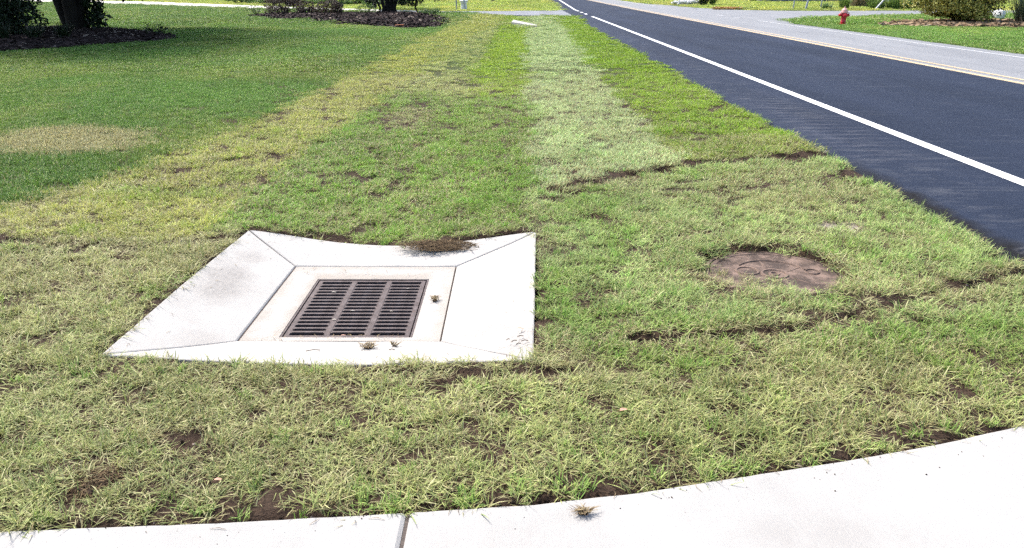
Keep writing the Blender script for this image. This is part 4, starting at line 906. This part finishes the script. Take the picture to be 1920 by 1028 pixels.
# trees and things beyond the driveway
tree('yard_tree', (-10.7, 62.2, 0), [(0, 0, 0, 0, 0.2, 0, 5, 0.19)], ((0, 0, 6), (2.6, 2.6, 2.6)), 7000, 0.2, M['leaf_dark'], M['bark'], 13, 'single grey trunk standing behind the bushy tree')
tree('yard_tree', (-2.4, 90.5, 0), [(0, 0, 0, 0, 0.1, 0, 5, 0.14)], ((0, 0, 6), (2.4, 2.4, 2.4)), 6000, 0.2, M['leaf_green'], M['bark'], 14, 'slim brown tree trunk in the grass beyond the driveway')
# weedy bank in the field
for i in range(5):
    t = i / 4; cx_, cy_ = -27 + 16 * t, 81.5 - 8.0 * t
    shrub('bank_shrub', (cx_, cy_, 0.30), (2.6, 1.0, 0.52), 2600, 0.16, M['leaf_weed'], 60 + i, 'low weedy green shrub in the row beyond the pale drive', 'row of low shrubs beyond the drive', lumps=10)
for i, (px_, py_, x2, y2, lb) in enumerate(((-4.08, 57.4, -4.10, 57.4, 'upright thin grey steel post beside the white pedestal'), (-3.42, 57.3, -3.72, 57.5, 'leaning thin grey steel post in front of the white pedestal'))):
    e = empty('steel_post', (px_, py_, 0), lb, 'post'); MB().tube([(px_, py_, -0.2), (x2, y2, 1.9)], 0.045, 8).build('post', M['galv'], e); MB().lathe([(0.05, 0), (0.05, 0.03), (0.03, 0.04)], (x2, y2, 1.89), 8).build('cap', M['galv'], e)
ped = empty('utility_pedestal', (-3.62, 58.3, 0), 'white tapered utility pedestal with a lid beyond the driveway', 'utility pedestal')
MB().lathe([(0.26, -0.1), (0.24, 0.05), (0.20, 0.45), (0.19, 0.50)], (-3.62, 58.3, 0), 14).build('body', M['white_steel'], ped)
MB().lathe([(0.25, 0.50), (0.25, 0.60), (0.30, 0.62), (0.30, 0.68), (0.22, 0.74), (0.02, 0.76)], (-3.62, 58.3, 0), 14).build('lid', M['white_steel'], ped)

# ------------------------------------------------------------------ across the road
bush = empty('clipped_bush', (20.4, 36.9, 0), 'large clipped yellow-green bush in the pine straw bed across the road', 'bush')
P1 = blobpts((20.25, 37.0, 1.25), (2.35, 2.0, 1.35), 26000, 31, 0.6, 40, 0.34); P1 = P1[P1[:, 2] > 0.26 + 0.25 * vn(P1[:, 0] * 1.5, P1[:, 1] * 1.5, 3) + 0.10 * np.clip(-(P1[:, 0] - 19.2), 0, 2) - 0.18 * np.clip(P1[:, 0] - 19.4, 0, 1.2)]
cloud('foliage', P1, 0.085, 31, M['leaf_lime'], bush, asp=0.75)
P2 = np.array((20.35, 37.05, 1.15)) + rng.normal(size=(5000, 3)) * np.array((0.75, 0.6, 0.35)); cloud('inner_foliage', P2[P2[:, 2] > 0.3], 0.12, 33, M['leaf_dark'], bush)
mb = MB()
for i in range(7):
    a = 6.28 * i / 7; mb.tube([(20.5 + 0.3 * math.cos(a), 37 + 0.3 * math.sin(a), -0.05), (20.5 + 0.75 * math.cos(a), 37 + 0.7 * math.sin(a), 0.5), (20.4 + 1.4 * math.cos(a), 37 + 1.2 * math.sin(a), 1.2)], [0.09, 0.07, 0.03], 7)
mb.build('stem', M['bark_dark'], bush)
bladeplant('fountain_grass', (23.0, 36.4, 0.03), 900, 0.9, 2.1, 0.022, M['leaf_grey'], 71, 'tall grey green fountain grass right of the clipped bush', 'ornamental grass', 0.55, (4, 38), 0.28)
bladeplant('fountain_grass', (24.3, 36.9, 0.03), 900, 0.9, 2.1, 0.022, M['leaf_grey'], 72, 'second tall fountain grass at the far right edge', 'ornamental grass', 0.55, (4, 38), 0.28)
bladeplant('dry_grass_skirt', (22.6, 35.9, 0.03), 220, 0.4, 0.8, 0.018, M['leaf_tan'], 73, 'dry tan arching grass at the foot of the fountain grass', 'ornamental grass', 0.3, (15, 70), 0.5)
bladeplant('tuft_grass', (22.75, 59.6, 0), 300, 0.35, 0.75, 0.03, M['leaf_green'], 74, 'short dark green grass clump beside the steel posts', 'plant', 0.25, (10, 60), 0.4)
bladeplant('tuft_grass', (24.4, 60.6, 0), 340, 0.7, 1.3, 0.03, M['leaf_weed'], 75, 'upright green grass clump behind the hydrant', 'plant', 0.3, (3, 30), 0.3)
bladeplant('pampas_grass', (28.4, 67.0, 0), 1300, 0.8, 1.9, 0.05, M['leaf_tan'], 76, 'big tan brown dead pampas clump behind the hydrant', 'ornamental grass', 0.85, (2, 40), 0.25)
for i, (a, b_) in enumerate(((28.0, 60.4), (29.2, 60.8), (30.5, 60.6), (31.5, 61.2), (26.9, 60.9))):
    bladeplant('tall_grass', (a, b_, 0), 420, 0.6, 1.5, 0.04, M['leaf_weed'], 80 + i, 'tall light green grass clump along the side street behind the bush', 'plant', 0.5, (4, 50), 0.35, 'tall grass clumps along the side street')
shrub('conifer_shrub', (16.7, 72.6, 0.9), (0.62, 0.6, 1.1), 5000, 0.10, M['leaf_dark'], 34, 'dark narrow shrub beside the white rock pile', lumps=20)
shrub('light_shrub', (17.5, 72.8, 0.8), (0.5, 0.5, 0.9), 1500, 0.14, M['leaf_weed'], 35, 'light green spiky shrub right of the dark narrow shrub', lumps=10)
shrub('dark_standin', (26.9, 92.5, 0.5), (0.55, 0.5, 0.7), 1800, 0.12, M['leaf_dark'], 36, 'dark leafy stand-in for an unidentified object at the left end of the white house')  # made-up foliage standing in for a narrow black object of unknown kind
def stone_mesh(seed):
    r = np.random.default_rng(seed); v = []; f = []
    for i in range(5):
        ph = math.pi * (i + 0.02) / 4.04
        for j in range(7):
            t = 6.2832 * j / 7; k = 0.8 + 0.4 * r.random(); v.append((k * math.sin(ph) * math.cos(t), k * math.sin(ph) * math.sin(t), k * math.cos(ph)))
    for i in range(4):
        for j in range(7): f.append((i * 7 + j, (i + 1) * 7 + j, (i + 1) * 7 + (j + 1) % 7, i * 7 + (j + 1) % 7))
    f += [tuple(range(7)), tuple(28 + j for j in range(7))[::-1]]
    me = bpy.data.meshes.new('stone'); me.from_pydata(v, [], f); me.update(); me.materials.append(M['stone']); return me
SM = [stone_mesh(i) for i in range(4)]
def stone(x_, y_, s, label, group, z=None):
    o = bpy.data.objects.new('stone', random.choice(SM)); C.objects.link(o); o.scale = (s * random.uniform(0.8, 1.3), s, s * random.uniform(0.6, 0.9)); o.rotation_euler = (random.uniform(-.3, .3), random.uniform(-.3, .3), random.random() * 6.28)
    o.location = (x_, y_, s * 0.45 if z is None else z); tag(o, label, 'stone', group)
for i in range(46):
    t = random.random(); stone(14.9 + 1.5 * t + random.uniform(-0.25, 0.25), 76.5 - 2.0 * t + random.uniform(-0.9, 0.9), random.uniform(0.13, 0.24), 'white stone in the rock pile at the bend of the road', 'white stones in the rock pile', random.uniform(0.05, 0.38))
for i in range(22):
    t = i / 21; stone(15.7 + 2.1 * t, 62.6 - 1.0 * t + random.uniform(-0.25, 0.25), random.uniform(0.06, 0.12), 'white stone in the low row along the flower border', 'white stones along the flower border')
stone(24.55, 41.4, 0.32, 'pale rock standing behind the right side of the clipped bush', None, 0.3)
Pf = np.stack([rng.uniform(14.9, 17.0, 900), rng.uniform(60.9, 61.9, 900), rng.uniform(0.02, 0.16, 900)], -1); e = empty('flower_border', (16, 61.4, 0), 'low orange flower border beside the side street corner', 'flower bed'); cloud('flowers', Pf, 0.11, 91, M['leaf_flower'], e)
Pg = np.stack([rng.uniform(14.9, 18.2, 1100), rng.uniform(60.9, 62.0, 1100), rng.uniform(0.0, 0.12, 1100)], -1); cloud('foliage', Pg, 0.10, 92, M['leaf_green'], e)
for (a, b_, tx_, ty_, r_, lb) in ((20.3, 59.6, 20.3, 59.6, 0.05, 'thin upright steel post, leftmost of the posts behind the hydrant'), (21.1, 59.4, 21.5, 59.5, 0.075, 'thick slightly leaning steel post left of the grass clump'),
        (23.3, 62.3, 23.35, 62.3, 0.05, 'slim pale steel post behind the short green grass clump'), (26.1, 59.6, 28.2, 59.8, 0.06, 'steeply leaning steel post right of the hydrant')):
    e = empty('steel_post', (a, b_, 0), lb, 'post'); MB().tube([(a, b_, -0.2), (tx_, ty_, 2.4)], r_, 8).build('post', M['galv'], e); MB().lathe([(r_ * 1.15, 0), (r_ * 1.15, 0.03), (r_ * 0.5, 0.04)], (tx_, ty_, 2.39), 8).build('cap', M['galv'], e)
# house beyond the side street (only its foot shows under the top of the picture)
ho = empty('white_house', (33, 96, 0), 'white clapboard house beyond the side street', 'house')
MB().box(27.6, 40.5, 92.0, 101, 0.0, 0.25).build('foundation', M['old'], ho)
wall = MB().box(27.65, 40.45, 92.06, 100.9, 0.251, 3.1).build('wall', M['siding'], ho)
for i in range(18):
    z = 0.27 + i * 0.155; MB().add([(27.62, 92.03, z), (40.48, 92.03, z), (40.48, 92.055, z + 0.15), (27.62, 92.055, z + 0.15), (27.62, 92.059, z), (40.48, 92.059, z)], [(0, 1, 2, 3), (0, 4, 5, 1), (0, 3, 4), (1, 5, 2)]).build('clapboard', M['siding'], wall)
MB().add([(27.0, 91.4, 3.1), (41.1, 91.4, 3.1), (41.1, 101.5, 3.1), (27, 101.5, 3.1), (27.0, 96.5, 5.6), (41.1, 96.5, 5.6)], [(0, 1, 5, 4), (2, 3, 4, 5), (1, 2, 5), (3, 0, 4), (3, 2, 1, 0)]).build('roof', M['roofing'], ho)
for wx in (29.5, 32.0, 37.2):
    wn_ = ringmesh((wx - 0.6, wx + 0.6, 1.0, 2.4), (wx - 0.5, wx + 0.5, 1.1, 2.3), 0.05, 0.05, 0, 'window', M['siding'], None)
    for p in wn_.data.vertices: p.co = (p.co.x, 92.01 - p.co.z, p.co.y)
    adopt(wn_, ho); MB().add([(wx - 0.5, 92.0, 1.1), (wx + 0.5, 92.0, 1.1), (wx + 0.5, 92.0, 2.3), (wx - 0.5, 92.0, 2.3)], [(0, 1, 2, 3)]).build('pane', M['glass'], wn_)
dr = MB().box(34.2, 35.2, 91.97, 92.02, 0.26, 2.35).build('door', M['truck'], ho); MB().lathe([(0.03, 0), (0.03, -0.06), (0.01, -0.07)], (35.05, 91.97, 1.2), 8, 'y').build('handle', M['rim'], dr)
# parked pickup
pk = empty('pickup_truck', (38.0, 88.6, 0), 'dark pickup truck parked behind the pampas grass', 'pickup truck')
px0, py0 = 35.4, 87.6
MB().box(px0, px0 + 5.6, py0, py0 + 1.85, 0.45, 1.05, 0.06).build('body', M['truck'], pk)
MB().add([(px0 + 1.6, py0 + .05, 1.05), (px0 + 3.9, py0 + .05, 1.05), (px0 + 3.9, py0 + 1.8, 1.05), (px0 + 1.6, py0 + 1.8, 1.05), (px0 + 2.3, py0 + .2, 1.75), (px0 + 3.7, py0 + .2, 1.75), (px0 + 3.7, py0 + 1.65, 1.75), (px0 + 2.3, py0 + 1.65, 1.75)],
         [(0, 1, 5, 4), (1, 2, 6, 5), (2, 3, 7, 6), (3, 0, 4, 7), (4, 5, 6, 7)]).build('cab', M['truck'], pk)
for (a, b_) in ((px0 + 1.95, px0 + 2.75), (px0 + 2.85, px0 + 3.65)):
    MB().add([(a + 0.05, py0 + 0.06, 1.12), (b_, py0 + 0.06, 1.12), (b_ - 0.03, py0 + 0.165, 1.66), (a + 0.40, py0 + 0.165, 1.66)], [(0, 1, 2, 3)]).build('side_window', M['glass'], pk)
for wx in (px0 + 1.0, px0 + 4.55):
    for wy in (py0 - 0.02, py0 + 1.62):
        wh = MB().lathe([(0.25, 0.0), (0.36, 0.02), (0.385, 0.06), (0.385, 0.19), (0.36, 0.23), (0.25, 0.25)], (wx, wy, 0.365), 22, 'y').build('wheel', M['rubber'], pk)
        MB().lathe([(0.24, -0.01), (0.22, 0.005), (0.06, -0.012), (0.05, 0.26), (0.24, 0.26)], (wx, wy, 0.365), 16, 'y').build('rim', M['rim'], wh)
for lx in (px0 - 0.01, px0 + 5.56):
    for ly in (py0 + 0.1, py0 + 1.5): MB().box(lx, lx + 0.05, ly, ly + 0.25, 0.75, 0.92).build('headlight' if lx < px0 else 'tail_light', M['rim'] if lx < px0 else M['lamp'], pk)
MB().box(px0 - 0.12, px0 - 0.01, py0 + 0.05, py0 + 1.8, 0.42, 0.62).build('bumper', M['rim'], pk); MB().box(px0 + 5.61, px0 + 5.72, py0 + 0.05, py0 + 1.8, 0.42, 0.62).build('bumper', M['rim'], pk)
